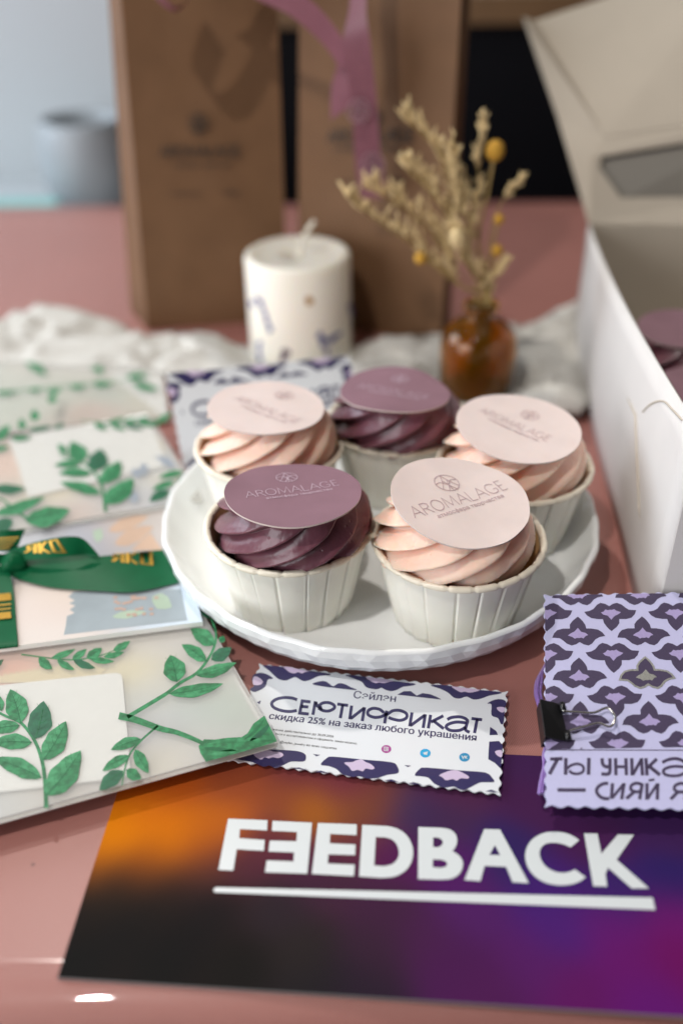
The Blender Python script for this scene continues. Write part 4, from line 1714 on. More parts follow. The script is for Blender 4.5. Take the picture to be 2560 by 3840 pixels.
NAVY = [[(188, 130), (290, 138), (430, 158), (522, 172), (525, 180), (470, 185), (430, 203), (395, 211), (370, 200), (350, 190), (330, 197), (300, 208), (265, 200), (240, 180), (215, 155)],
        [(605, 182), (640, 180), (720, 190), (850, 210), (955, 222), (955, 232), (900, 240), (870, 255), (840, 262), (810, 255), (790, 245), (770, 252), (740, 250), (710, 240), (690, 215), (650, 198)],
        [(1040, 232), (1100, 230), (1200, 243), (1300, 256), (1397, 266), (1395, 275), (1340, 285), (1300, 300), (1260, 305), (1225, 290), (1190, 300), (1160, 295), (1130, 270), (1090, 250)],
        [(445, 230), (475, 212), (505, 212), (525, 225), (545, 237), (570, 222), (600, 225), (630, 240), (658, 257)],
        [(870, 280), (905, 262), (940, 262), (970, 285), (1000, 272), (1040, 278), (1070, 290), (1097, 305)],
        [(133, 186), (150, 172), (180, 168), (215, 180), (237, 198), (210, 203), (196, 240), (150, 265), (128, 262), (120, 250), (140, 235), (130, 210)],
        [(1330, 325), (1370, 305), (1410, 305), (1428, 322), (1420, 350), (1414, 420), (1400, 430), (1385, 400), (1352, 385), (1352, 330)],
        [(1345, 445), (1375, 465), (1385, 485), (1342, 487)],
        [(1340, 520), (1390, 517), (1410, 540), (1405, 600), (1402, 640), (1395, 655), (1370, 630), (1335, 610)],
        [(30, 600), (130, 562), (330, 565), (395, 580), (405, 605), (390, 622), (330, 622), (290, 640), (250, 655), (220, 642), (190, 648), (150, 632), (110, 620), (60, 612)],
        [(480, 637), (510, 605), (545, 597), (700, 612), (840, 625), (870, 645), (876, 680), (820, 690), (770, 706), (720, 708), (675, 697), (640, 700), (590, 686), (560, 660), (520, 645)],
        [(960, 692), (985, 660), (1020, 653), (1200, 668), (1320, 678), (1355, 705), (1364, 727), (1300, 728), (1270, 740), (1220, 765), (1190, 765), (1160, 750), (1110, 755), (1060, 735), (1030, 705), (990, 697)],
        [(335, 655), (370, 652), (415, 667)], [(450, 675), (480, 668), (525, 682)], [(805, 718), (840, 712), (880, 727)], [(925, 734), (955, 727), (1000, 741)], [(1320, 775), (1350, 765), (1390, 780)],
        [(440, 583), (478, 588), (458, 595)], [(907, 640), (942, 643), (925, 650)], [(155, 318), (175, 310), (168, 330)]]
LILAC = [[(290, 139), (310, 137), (340, 143), (370, 151), (410, 157), (425, 161), (400, 165), (385, 172), (365, 165), (345, 172), (320, 165), (305, 152)],
         [(710, 191), (760, 195), (850, 209), (830, 215), (800, 222), (780, 218), (760, 222), (735, 210)],
         [(1148, 238), (1200, 244), (1290, 255), (1270, 265), (1240, 270), (1215, 265), (1195, 268), (1170, 255)],
         [(137, 190), (160, 190), (185, 212), (175, 228), (150, 232), (134, 225)], [(1380, 345), (1416, 345), (1418, 365), (1405, 372), (1385, 360)], [(1370, 570), (1404, 565), (1404, 600), (1380, 590)],
         [(135, 578), (165, 568), (200, 563), (225, 566), (240, 572), (275, 575), (290, 590), (265, 605), (235, 600), (215, 607), (195, 600), (175, 612), (150, 600)],
         [(600, 628), (640, 625), (665, 615), (690, 612), (710, 625), (735, 635), (755, 655), (740, 663), (710, 658), (695, 672), (670, 665), (640, 670), (625, 650)],
         [(1085, 692), (1120, 675), (1150, 667), (1170, 667), (1190, 672), (1215, 685), (1237, 700), (1230, 710), (1195, 708), (1175, 720), (1155, 712), (1120, 718), (1100, 702)]]
CERT = [  # (points, smooth?) of the big word
    ([(360, 306), (332, 297), (292, 295), (252, 304), (230, 324), (242, 346), (280, 361), (322, 366), (358, 361)], 1),
    ([(428, 317), (386, 312), (373, 374), (419, 379)], 0), ([(380, 340), (417, 343)], 0),
    ([(453, 314), (440, 383)], 0), ([(455, 318), (462, 338), (482, 350), (478, 341)], 0), ([(470, 338), (490, 323), (522, 321), (548, 334), (548, 350), (522, 363), (492, 361), (468, 348)], 1),
    ([(565, 328), (620, 335)], 0), ([(593, 330), (580, 400)], 0),
    ([(638, 336), (628, 406)], 0), ([(704, 344), (692, 415)], 0), ([(634, 402), (701, 349)], 0),
    ([(817, 362), (806, 427)], 0), ([(802, 372), (780, 355), (747, 350), (722, 363), (724, 384), (755, 396), (786, 393), (805, 384), (812, 372)], 1), ([(812, 385), (826, 376), (852, 361), (890, 362), (918, 378), (916, 400), (886, 411), (852, 406), (826, 396)], 1),
    ([(946, 371), (934, 442)], 0), ([(1014, 380), (1003, 450)], 0), ([(939, 438), (1011, 385)], 0),
    ([(1041, 383), (1029, 452)], 0), ([(1106, 388), (1042, 420)], 0), ([(1056, 414), (1108, 454)], 0),
    ([(1126, 407), (1150, 396), (1195, 394), (1228, 410), (1224, 436), (1220, 460), (1240, 472)], 1), ([(1224, 424), (1172, 420), (1130, 432), (1121, 448), (1145, 463), (1190, 462), (1220, 446)], 1),
    ([(1250, 402), (1304, 408)], 0), ([(1279, 405), (1265, 476)], 0)]


def certificate(label, T, quad, zz, full):
    """T maps a photo point of the front certificate to a world point of this card"""
    c = (quad[0] + quad[1] + quad[2] + quad[3]) / 4
    t = thing('certificate', label, 'gift certificate', (c.x, c.y, 0), 'scalloped gift certificates')
    mb = MB()
    out = wavy_quad(quad, 22, 10, .42)
    slab(mb, [(p.x, p.y) for p in out], zz - .5, zz)
    body = mb.build('card_body', M_card, t)
    mb = MB()
    for pl in NAVY:
        sm = smooth_path(pl, 3, True) if len(pl) > 8 else pl
        g = [T(p) for p in sm]
        vs, tr = tess([(p.x, p.y) for p in g])
        mb.add([(x, y, zz + .05) for x, y in vs], tr, 0)
    for pl in LILAC:
        g = [T(p) for p in smooth_path(pl, 3, True)]
        vs, tr = tess([(p.x, p.y) for p in g])
        mb.add([(x, y, zz + .09) for x, y in vs], tr, 1)
    mb.build('border_pattern', [M_navy, M_lilac], body)
    mb = MB()
    for pts, sm in CERT:
        p2 = smooth_path(pts, 5) if sm else pts
        vs, fs = stroke(p2, 15.5)
        mb.add([T(v) + Vector((0, 0, .05)) for v in vs], fs, 0)
    A, B = T((213, 403)), T((1275, 517))
    text_on(mb, 'скидка 25% на заказ любого украшения', A, B, shear_up(A, B, 0), 1.12, 0, .02, .05)
    A, B = T((645, 297)), T((862, 318))
    text_on(mb, 'Сэйлэн', A, B, shear_up(A, B, 0), 1.15, 0, .01, .05)
    for body_, a, b in (('жение действительно до 30.09.2026', (232, 462), (545, 499)), ('ться с ассортиментом и оформить заказ можно:', (247, 484), (665, 535)), ('@seylen_jewelry во всех соцсетях', (272, 526), (562, 561))):
        A, B = T(a), T(b)
        text_on(mb, body_, A, B, shear_up(A, B, 0), 1.1, 1, .004, .05)
    mb.build('lettering', [M_navy, M_text], body)
    if full:
        for (cx, cy, rr, mt) in ((815, 558, 25, M_insta), (1014, 579, 27, M_tele), (1214, 600, 27, M_vk)):
            mb = MB()
            ring = [(cx + rr * math.cos(2 * math.pi * k / 28), cy + rr * .82 * math.sin(2 * math.pi * k / 28)) for k in range(28)]
            mb.add([T((cx, cy)) + Vector((0, 0, .05))] + [T(p) + Vector((0, 0, .05)) for p in ring], [(0, 1 + (k + 1) % 28, 1 + k) for k in range(28)], 0)

            def ic(pts, w=4, closed=False):
                vs, fs = stroke(pts, w, closed)
                mb.add([T(v) + Vector((0, 0, .1)) for v in vs], fs, 1)

            if mt is M_insta:
                ic([(cx - 11, cy - 10), (cx + 10, cy - 8), (cx + 9, cy + 10), (cx - 12, cy + 8)], 3.5, True)
                ic([(cx + 5 * math.cos(2 * math.pi * k / 12), cy + 4.2 * math.sin(2 * math.pi * k / 12)) for k in range(12)], 3, True)
            elif mt is M_tele:
                vs, tr = tess([(cx - 15, cy - 1), (cx + 14, cy - 9), (cx + 8, cy + 12), (cx - 2, cy + 6), (cx - 6, cy + 10), (cx - 8, cy + 2)])
                mb.add([T(v) + Vector((0, 0, .1)) for v in vs], tr, 1)
            else:
                ic([(cx - 14, cy - 8), (cx - 7, cy + 7), (cx - 1, cy - 7)], 4.5)
                ic([(cx + 3, cy - 7), (cx + 3, cy + 7)], 4.5)
                ic([(cx + 14, cy - 6), (cx + 5, cy), (cx + 14, cy + 8)], 4.5)
            mb.build('round_badge', [mt, M_wprint], body)
    return t


T1 = lambda p: at(*ZC(p), cz)
cert1 = certificate('glossy white certificate with navy border in front of the plate', T1, [CTL, CTR, CBR, CBL], cz, True)
# the second one leans against the candle behind the plate: a copy of the first with all its parts
def copy_tree(o, parent=None):
    c_ = o.copy()
    COL.objects.link(c_)
    if parent is not None:
        c_.parent = parent
    for ch in list(o.children):
        copy_tree(ch, c_)
    return c_


cert2 = copy_tree(cert1)
cert2['label'] = 'scalloped white certificate leaning on the candle, half hidden by the pink cupcake'
q0 = wy(620, 1398, 408)
q1 = wy(1312, 1330, 440)
q3 = at(688, 1745, 8)
fx1 = (CTR - CTL).normalized()
fy1 = Vector((-fx1.y, fx1.x, 0))
fx2 = (q1 - q0).normalized()
fy2 = (q0 - q3) - fx2 * (q0 - q3).dot(fx2)
fy2.normalize()
fz2 = fx2.cross(fy2)
M1 = Matrix((fx1, fy1, (0, 0, 1))).transposed()
M2 = Matrix((fx2, fy2, fz2)).transposed()
RM = M2 @ M1.transposed()
ks2 = (q1 - q0).length / (CTR - CTL).length
cert2.location = (q0 + RM @ ((BASE[cert1.name] - Vector((CTL.x, CTL.y, cz))) * ks2)) * MM
cert2.rotation_euler = RM.to_euler()
cert2.scale = (ks2, ks2, ks2)

# ---- tracing paper envelopes with printed leaves
ZA = lambda p: (p[0] * .39541 + 0, p[1] * .39541 + 2350)
ZB_ = lambda p: (p[0] * .44643 + 0, p[1] * .44643 + 1250)
ZR = lambda p: (p[0] * .31888 + 600, p[1] * .31888 + 2250)
ENV_LEAVES = []     # (base, tip, width px, material index) in source pixels of the front envelope
ENV_STEMS = []


def el(fn, sc, items):
    for (b, t_, w, m) in items:
        ENV_LEAVES.append((fn(b), fn(t_), w * sc, m))


el(ZA, .39541, [((200, 915), (100, 595), 215, 0), ((335, 1065), (418, 706), 225, 1), ((415, 1265), (630, 898), 205, 2), ((305, 1100), (-70, 1105), 150, 0), ((395, 1435), (-60, 1250), 170, 0), ((440, 1605), (768, 1175), 250, 2),
                ((190, 940), (-110, 985), 125, 0), ((20, 800), (-50, 630), 90, 0),
                ((490, 300), (717, 214), 62, 0), ((690, 308), (824, 214), 68, 0), ((825, 300), (970, 203), 92, 0), ((1075, 230), (1237, 137), 72, 0), ((985, 288), (1180, 241), 58, 0), ((850, 303), (1087, 332), 60, 0), ((700, 320), (907, 395), 72, 1), ((545, 318), (710, 411), 66, 0), ((370, 298), (498, 405), 92, 0), ((-90, 400), (38, 312), 60, 1),
                ((1335, 1068), (1053, 1170), 105, 0), ((1228, 1225), (972, 1370), 98, 2), ((1285, 1168), (1410, 1390), 120, 0), ((1168, 1368), (943, 1555), 140, 1), ((1200, 1360), (1342, 1445), 112, 0)])
el(ZR, .31888, [((200, 965), (122, 648), 265, 0), ((545, 720), (255, 526), 150, 2), ((640, 530), (360, 342), 180, 0), ((430, 890), (900, 738), 140, 2), ((605, 705), (842, 560), 150, 1), ((110, 1105), (745, 985), 150, 0), ((590, 215), (478, 75), 110, 1), ((705, 500), (752, 425), 80, 0)])
ENV_STEMS += [([ZA(p) for p in [(440, 1720), (437, 1600), (425, 1430), (400, 1270), (335, 1090), (210, 920), (60, 850), (-40, 800)]], 15, 0), ([ZA(p) for p in [(205, 264), (480, 300), (690, 316), (830, 302), (950, 277), (1080, 228)]], 5, 0),
              ([ZA(p) for p in [(1500, 940), (1340, 1080), (1230, 1215), (1180, 1370), (1160, 1505)]], 7, 0), ([ZA((1210, 858))] + [ZR(p) for p in [(0, 1150), (100, 1085), (240, 975), (420, 870), (540, 735), (630, 570), (660, 400), (600, 215)]], 13, 0),
              ([ZA((1130, 845)), ZA((1290, 885))] + [ZR(p) for p in [(0, 1512), (200, 1560), (430, 1650), (560, 1720)]], 24, 0)]
ENV_BLOT = [ZR(p) for p in [(455, 1720), (475, 1800), (540, 1905), (700, 1862), (960, 1790), (1200, 1722), (1378, 1664), (1228, 1362), (1100, 1455), (1030, 1570), (960, 1615), (800, 1622), (640, 1645), (520, 1640)]]


def leaves_on(mb, T, leaves, stems, blot, zz):
    for (b, t_, w, m) in leaves:
        o_, mid = leaf2(b, t_, w, .03)
        g = [T(p) for p in o_]
        vs, tr = tess([(p.x, p.y) for p in g])
        mb.add([(x, y, zz + .10) for x, y in vs], tr, m)
        nn_ = len(mid)
        half = o_[:nn_] + mid[-2:0:-1]
        if m != 1:
            gh = [T(p) for p in half]
            vs, tr = tess([(p.x, p.y) for p in gh])
            mb.add([(x, y, zz + .13) for x, y in vs], tr, 2 if m == 0 else 0)
        vs, fs = stroke(mid[:-2], max(2.0, w * .06), False, lambda k: 1 - .6 * k)
        mb.add([Vector((T(v).x, T(v).y, zz + .16)) for v in vs], fs, 3)
        for q in (3, 5, 7, 9):
            for sgn in (1, -1):
                m0 = Vector(mid[q])
                dd = (Vector(mid[q + 1]) - m0).normalized()
                nn = Vector((-dd.y, dd.x)) * sgn
                e = m0 + dd * w * .26 + nn * w * .27
                vs, fs = stroke([tuple(m0), tuple(m0 + dd * w * .1 + nn * w * .14), tuple(e)], max(1.2, w * .022), False, lambda k: 1 - .5 * k)
                if w > 36:
                    mb.add([Vector((T(v).x, T(v).y, zz + .16)) for v in vs], fs, 3)
    for (pts, w, m) in stems:
        vs, fs = stroke(smooth_path(pts, 5), w, False, lambda k: 1.15 - .6 * k)
        mb.add([Vector((T(v).x, T(v).y, zz + .08)) for v in vs], fs, m)
    if blot:
        g = [T(p) for p in blot]
        vs, tr = tess([(p.x, p.y) for p in g])
        mb.add([(x, y, zz + .12) for x, y in vs], tr, 0)
        for pts, w, m in (([ZR(p) for p in [(560, 1700), (760, 1660), (980, 1650), (1200, 1640), (1340, 1640)]], 10, 2), ([ZR(p) for p in [(520, 1740), (700, 1760), (900, 1775)]], 12, 3),
                          ([ZR(p) for p in [(1000, 1640), (1130, 1530), (1230, 1400)]], 9, 3), ([ZR(p) for p in [(1060, 1660), (1200, 1560), (1280, 1470)]], 16, 1), ([ZR(p) for p in [(600, 1820), (760, 1800), (930, 1760)]], 16, 2)):
            vs, fs = stroke(smooth_path(pts, 5), w, False, lambda k: .2 + math.sin(math.pi * k))
            mb.add([Vector((T(v).x, T(v).y, zz + .17)) for v in vs], fs, m)


def envelope(label, poly, zz, zb, liner_quad, liner_ctrl, card_poly, T, leaves, stems, blot, yellow=None):
    g = poly
    c = sum(g, Vector((0, 0, 0))) / len(g)
    t = thing('tracing_paper_envelope', label, 'envelope', (c.x, c.y, zb), 'leaf printed envelopes on the left')
    mb = MB()
    slab(mb, [(p.x + (c.x - p.x) * .006, p.y + (c.y - p.y) * .006) for p in g], zb, zb + .25)
    mb.build('back_sheet', M_white_card, t)
    if liner_quad:
        mb = MB()
        grid_sheet(mb, liner_quad, zb + .4, zb + .8, liner_ctrl, 50, 40, 0, 5.0)
        mb.build('patterned_paper', [M_tint, M_tint], t)
    if yellow:
        mb = MB()
        slab(mb, [(p.x, p.y) for p in yellow], zb + 1.0, zb + 1.2)
        mb.build('zigzag_card', mat('pale_yellow_card', (0.80, 0.66, 0.36, 1), .6) if 'pale_yellow_card' not in bpy.data.materials else bpy.data.materials['pale_yellow_card'], t)
    if card_poly:
        mb = MB()
        slab(mb, [(p.x, p.y) for p in card_poly], zb + 1.4, zz - .5)
        mb.build('white_card', M_white_card, t)
    mb = MB()
    # the front sheet stands as a shallow pillow: top face plus a rim that meets the back sheet
    vs, tr = tess([(p.x, p.y) for p in g])
    mb.add([(x, y, zz) for x, y in vs], tr, 0)
    n = len(g)
    for i in range(n):
        a, b = g[i], g[(i + 1) % n]
        a2, b2 = a + (c - a) * .004, b + (c - b) * .004
        mb.add([(a.x, a.y, zz), (b.x, b.y, zz), (b2.x, b2.y, zb + .3), (a2.x, a2.y, zb + .3)], [(0, 1, 2, 3)], 0)
    fs_ = mb.build('front_sheet', M_vellum, t)
    mb = MB()
    leaves_on(mb, T, leaves, stems, blot, zz)
    mb.build('leaf_print', [M_leafA, M_leafB, M_leafC, M_vein], fs_)
    return t


EZ = 9.5
A0 = at(1043, 2783, EZ)
A1 = at(0, 3071, EZ)
A2 = at(745, 2270, EZ)
ed = (A1 - A0).normalized()
er = (A2 - A0).normalized()
EH = (A2 - A0).length * 1.28
EW = 175.0
env_poly = [A0, A0 + er * EH, A0 + er * EH + ed * EW, A0 + ed * EW]
ictrl = [(0, 2560, (240, 165, 130)), (60, 2500, (240, 160, 120)), (120, 2480, (238, 168, 130)), (170, 2520, (225, 190, 172)), (20, 2600, (225, 175, 160)), (300, 2430, (205, 195, 188)), (100, 2420, (195, 188, 184)), (520, 2430, (214, 208, 200)), (430, 2500, (238, 225, 180)), (500, 2530, (240, 226, 170)), (520, 2600, (215, 212, 195)),
         (490, 2620, (205, 212, 212)), (600, 2560, (212, 210, 200)), (700, 2520, (216, 210, 202)), (640, 2700, (206, 210, 212)), (560, 2750, (190, 186, 198)), (720, 2680, (190, 205, 198)), (850, 2680, (165, 190, 175)), (900, 2650, (200, 205, 195)), (780, 2780, (212, 208, 208)), (600, 2860, (236, 226, 180)), (520, 2880, (205, 198, 196)), (700, 2850, (208, 205, 208)),
         (400, 2930, (190, 188, 190)), (200, 2990, (205, 195, 180)), (60, 3010, (205, 205, 200)), (20, 3040, (195, 200, 205)), (650, 2420, (205, 200, 195))]


def rounded(pts, r=3.2):
    out = []
    n = len(pts)
    for i in range(n):
        p, a, b = pts[i], pts[i - 1], pts[(i + 1) % n]
        da, db = (a - p).normalized(), (b - p).normalized()
        s, e = p + da * r, p + db * r
        for k in range(6):
            u = k / 5
            out.append(s * (1 - u) ** 2 + p * 2 * u * (1 - u) + e * u ** 2)
    return out


wc = [at(*ZA(p), EZ - .5) for p in [(-420, 600), (1158, 432), (1245, 1420), (-420, 1612)]]
wc_r = rounded(wc)
ye = wavy_quad([at(*ZA(p), 2) for p in [(-420, 640), (1020, 400), (1110, 1490), (-420, 1760)]], 26, 16, .8)
envelope('front leaf printed tracing paper envelope with a white card inside', env_poly, EZ, EZ - 2.6,
         [A0 + er * 2 + ed * 2, A0 + er * (EH - 2) + ed * 2, A0 + er * (EH - 2) + ed * (EW - 2), A0 + er * 2 + ed * (EW - 2)], ictrl, wc_r, lambda p: at(p[0], p[1], EZ), ENV_LEAVES, ENV_STEMS, ENV_BLOT, ye)

# the second envelope carries the same print, moved and turned
E2Z = 15.0
src = [at(*ZA(p), EZ) for p in [(440, 1690), (418, 706), (768, 1175), (630, 898), (-60, 1250)]]
dst = [at(*ZB_(p), E2Z) for p in [(890, 1500), (835, 952), (1076, 1238), (986, 1068), (585, 1238)]]
Zs = np.array([complex(p.x, p.y) for p in src])
Zd = np.array([complex(p.x, p.y) for p in dst])
mS, mD = Zs.mean(), Zd.mean()
kk = ((Zd - mD) * np.conj(Zs - mS)).sum() / (abs(Zs - mS) ** 2).sum()


def move(p, z=E2Z):
    w = kk * (complex(p.x, p.y) - mS) + mD
    return Vector((w.real, w.imag, z))


xtra = []
for (b, t_, w, m) in [((-60, 1300), (218, 1305), 85, 1), ((-40, 1520), (382, 1372), 95, 0), ((215, 1575), (592, 1482), 165, 0), ((-40, 900), (88, 770), 85, 0), ((-60, 975), (82, 950), 50, 0), ((235, 812), (450, 782), 42, 1), ((188, 812), (182, 715), 72, 0), ((292, 740), (292, 640), 82, 0), ((438, 590), (440, 515), 80, 0), ((395, 490), (525, 478), 50, 0), ((90, 880), (270, 872), 48, 2), ((-30, 1640), (110, 1568), 120, 1)]:
    xtra.append((ZB_(b), ZB_(t_), w * .44643, m))
e2b0, e2b1 = at(640, 1886, E2Z), at(268, 1951, E2Z)
d2 = (e2b1 - e2b0).normalized()
r2 = (move(A0 + er * 50) - move(A0)).normalized()
corner2 = e2b0 - d2 * 14
poly2 = [corner2, corner2 + r2 * 84, corner2 + r2 * 84 + d2 * 200, corner2 + d2 * 200]
i2 = [(640, 1650, (235, 220, 170)), (600, 1560, (236, 222, 165)), (620, 1800, (225, 218, 195)), (560, 1850, (205, 205, 212)), (480, 1860, (190, 200, 215)), (600, 1740, (200, 208, 218)), (300, 1560, (232, 180, 155)), (380, 1540, (225, 185, 160)), (240, 1550, (225, 180, 155)), (20, 1750, (230, 195, 175)), (40, 1640, (220, 190, 170)), (30, 1850, (215, 200, 185)),
      (230, 1850, (235, 222, 180)), (300, 1880, (215, 205, 198)), (280, 1910, (225, 185, 165)), (400, 1900, (205, 200, 196)), (100, 1930, (200, 200, 195)), (150, 1590, (190, 195, 180))]
wc2 = [at(*ZB_(p), E2Z - .5) for p in [(78, 885), (1238, 672), (1410, 1105), (238, 1372)]]
e2 = envelope('second leaf printed tracing paper envelope, left of the pink back cupcake', poly2, E2Z, E2Z - 2.6, [poly2[0] + d2 * 2 + r2 * 2, poly2[1] + d2 * 2 - r2 * 2, poly2[2] - d2 * 2 - r2 * 2, poly2[3] - d2 * 2 + r2 * 2], i2, rounded(wc2, 2),
              lambda p: at(p[0], p[1], E2Z), xtra, [([ZB_(p) for p in [(240, 1560), (120, 1480), (30, 1400), (-60, 1370)]], 10, 0)], None)
mb = MB()
keep = [l for l in ENV_LEAVES if l[0][1] > 2350]
leaves_on(mb, lambda p: move(at(p[0], p[1], EZ)), [l for l in keep if move(at(l[1][0], l[1][1], EZ)).x < corner2.x - 3 and move(at(l[0][0], l[0][1], EZ)).x < corner2.x - 3], ENV_STEMS[:2], None, E2Z + .02)
mb.build('sprig_print', [M_leafA, M_leafB, M_leafC, M_vein], e2)
# blue butterfly like blots that show through near the corner
mb = MB()
for (b, t_, w) in [((1200, 1190), (1100, 1150), 70), ((1215, 1190), (1205, 1085), 70), ((1480, 1120), (1305, 1030), 60), ((1150, 1420), (1080, 1300), 90), ((1330, 1330), (1440, 1230), 60)]:
    o_, mid = leaf2(ZB_(b), ZB_(t_), w * .446)
    g = [at(x, y, E2Z - .4) for x, y in o_]
    vs, tr = tess([(p.x, p.y) for p in g])
    mb.add([(x, y, E2Z - .4) for x, y in vs], tr)
mb.build('blue_petals', mat('soft_blue_print', (0.16, 0.27, 0.42, 1), .6), e2)

# third envelope, farthest back
E3Z = 5.0
p3 = [at(*ZB_(p), E3Z) for p in [(-420, 70), (640, 60), (1370, 330), (1420, 700), (700, 760), (-420, 860)]]
xt = []
for (b, t_, w, m) in [((195, 165), (398, 355), 85, 0), ((185, 125), (352, 108), 50, 0), ((-40, 165), (35, 185), 50, 0), ((775, 240), (872, 335), 72, 0), ((775, 422), (945, 420), 55, 0), ((1115, 415), (1335, 472), 62, 0), ((1060, 365), (1240, 338), 52, 2), ((590, 450), (722, 440), 48, 0), ((-40, 500), (155, 488), 42, 0), ((245, 478), (352, 470), 40, 2), ((800, 180), (860, 150), 50, 2), ((-20, 130), (180, 130), 60, 2), ((690, 250), (740, 150), 70, 2)]:
    xt.append((ZB_(b), ZB_(t_), w * .44643, m))
i3 = [(100, 1350, (215, 212, 200)), (300, 1350, (218, 214, 205)), (20, 1330, (195, 205, 198)), (500, 1380, (216, 212, 200)), (300, 1480, (195, 198, 182)), (400, 1490, (185, 192, 178)), (100, 1500, (200, 206, 192)), (550, 1480, (205, 200, 180)), (350, 1530, (205, 180, 165))]
envelope('leaf printed tracing paper envelope farthest back, against the gauze', p3, E3Z, E3Z - 2.6, [at(*ZB_(p), E3Z) for p in [(-400, 90), (620, 90), (1380, 690), (-400, 830)]], i3, None, lambda p: at(p[0], p[1], E3Z), xt, [([ZB_(p) for p in [(0, 500), (400, 455), (800, 420), (1250, 370)]], 4, 2)], None)

# ---- grey printed packet with a green ribbon
GZ_ = 12.0
ZG = lambda p: (p[0] * .48469 + 0, p[1] * .48469 + 1850)
gk = thing('printed_packet', 'grey blue printed card packet tied with a green ribbon', 'card packet', (-70, 262, 6.4))
gq = [at(*ZG(p), GZ_) for p in [(-420, 1250), (1568, 992), (1330, 110), (-420, 420)]]
gctrl = [(ZG((x, y))[0], ZG((x, y))[1], c) for x, y, c in [(200, 900, (224, 210, 202)), (400, 900, (218, 203, 196)), (300, 1100, (222, 212, 205)), (480, 800, (220, 205, 192)), (300, 300, (192, 192, 196)), (700, 300, (172, 174, 182)), (900, 250, (196, 182, 174)), (1200, 200, (190, 182, 176)), (560, 400, (178, 178, 186)),
                                                           (1000, 700, (165, 170, 176)), (1500, 900, (200, 212, 224)), (1530, 960, (210, 220, 228)), (-100, 900, (215, 205, 198))]]
mb = MB()
grid_sheet(mb, gq, 9.8, GZ_, gctrl, 50, 40, 0, 7.0, .95)
gb = mb.build('packet_body', [M_tint_gloss, M_white_card], gk)
mb = MB()
jag = [(575, 760), (530, 800), (580, 830), (535, 850), (585, 870), (540, 900), (580, 925), (520, 950), (510, 1030), (495, 1095), (900, 1045), (1300, 1000), (1450, 982), (1400, 740)]
flat(mb, [ZG(p) for p in jag], z=GZ_ + .05, mat=0)
for (b, t_, w) in [((840, 290), (1150, 175), 95), ((890, 395), (1190, 255), 115)]:
    o_, mid = leaf2(ZG(b), ZG(t_), w * .485)
    flat(mb, o_, z=GZ_ + .05, mat=1)
flat(mb, [ZG(p) for p in [(1015, 440), (1080, 380), (1165, 305), (1210, 370), (1260, 440)]], z=GZ_ + .05, mat=1)
o_, mid = leaf2(ZG((870, 955)), ZG((1130, 915)), 60 * .485)
flat(mb, o_, z=GZ_ + .09, mat=2)
o_, mid = leaf2(ZG((1180, 800)), ZG((1330, 880)), 120 * .485)
flat(mb, o_, z=GZ_ + .09, mat=2)
for k in range(26):
    x, y = rnd.uniform(860, 1200), rnd.choice([800, 840, 890, 930]) + rnd.uniform(-10, 10)
    flat(mb, [ZG((x, y)), ZG((x + 34, y - 4)), ZG((x + 30, y + 16)), ZG((x + 4, y + 18))], z=GZ_ + .13 + k * .002, mat=3)
flat(mb, [ZG(p) for p in [(720, 290), (790, 270), (800, 340), (760, 385), (730, 350)]], z=GZ_ + .05, mat=2)
mb.build('printed_motif', [M_bluegrey, M_peach, M_greenwash, M_copper], gb)

gr = thing('green_ribbon', 'green satin ribbon bow with gold letters tied on the packet', 'ribbon', at(*ZG((80, 480)), GZ_))


def rs(mb, top, bot, zt_, zb_, mat=0, n=6):
    rows = []
    for (a, b, z1, z2) in zip(top, bot, zt_, zb_):
        rows.append((at(*ZG(a), z1 + 3.4), at(*ZG(b), z2 + 3.4)))
    ribbon_strip(mb, rows, n, mat)


mb = MB()
rs(mb, [(-30, 560), (110, 545), (300, 518), (520, 486), (770, 486), (1000, 462), (1262, 436)], [(-30, 600), (80, 640), (290, 706), (480, 738), (800, 757), (1050, 762), (1392, 690)],
   [14, 13, 13, 14, 13, 12, 10.5], [12, 10.5, 10, 9.8, 9.8, 9.8, 9.6])
bvh_tail = BVHTree.FromPolygons([Vector(v) for v in mb.v], mb.f)
tail = mb.build('ribbon_tail', M_green, gr)
mb = MB()
rs(mb, [(80, 440), (200, 398), (380, 352), (560, 333), (660, 362), (772, 484)], [(80, 520), (220, 516), (400, 500), (560, 482), (680, 470), (772, 490)], [17, 20, 23, 24, 22, 15], [15, 16, 17, 17, 16, 14.5])
rs(mb, [(90, 470), (300, 470), (560, 450), (772, 486)], [(90, 530), (300, 535), (560, 500), (772, 492)], [13.5, 13.5, 13.5, 14], [12.5, 12.5, 12.5, 14])
bvh_loop = BVHTree.FromPolygons([Vector(v) for v in mb.v], mb.f)
loop = mb.build('bow_loop', M_green, gr)
mb = MB()
rs(mb, [(-80, 290), (60, 285), (200, 272)], [(-80, 440), (40, 450), (130, 440)], [22, 21, 18], [16, 17, 16])
rs(mb, [(-80, 480), (0, 470), (100, 470)], [(-80, 560), (0, 552), (110, 530)], [19, 19, 17], [15, 14, 13])
mb.build('bow_loop', M_green, gr)
mb = MB()
kc = at(*ZG((95, 485)), 20.4)
V, Fc = [], []
for i in range(13):
    th = math.pi * i / 12
    for k in range(18):
        ph = 2 * math.pi * k / 18
        f = 1 + .12 * math.sin(4 * ph + 2 * th)
        V.append((kc.x + 5.6 * math.sin(th) * math.cos(ph) * f, kc.y + 4.4 * math.sin(th) * math.sin(ph) * f, kc.z - 3 + 4.4 * math.cos(th)))
for i in range(12):
    for k in range(18):
        Fc.append((i * 18 + k, (i + 1) * 18 + k, (i + 1) * 18 + (k + 1) % 18, i * 18 + (k + 1) % 18))
mb.add(V, Fc, 0, True)
mb.build('knot', M_green, gr)
mb = MB()
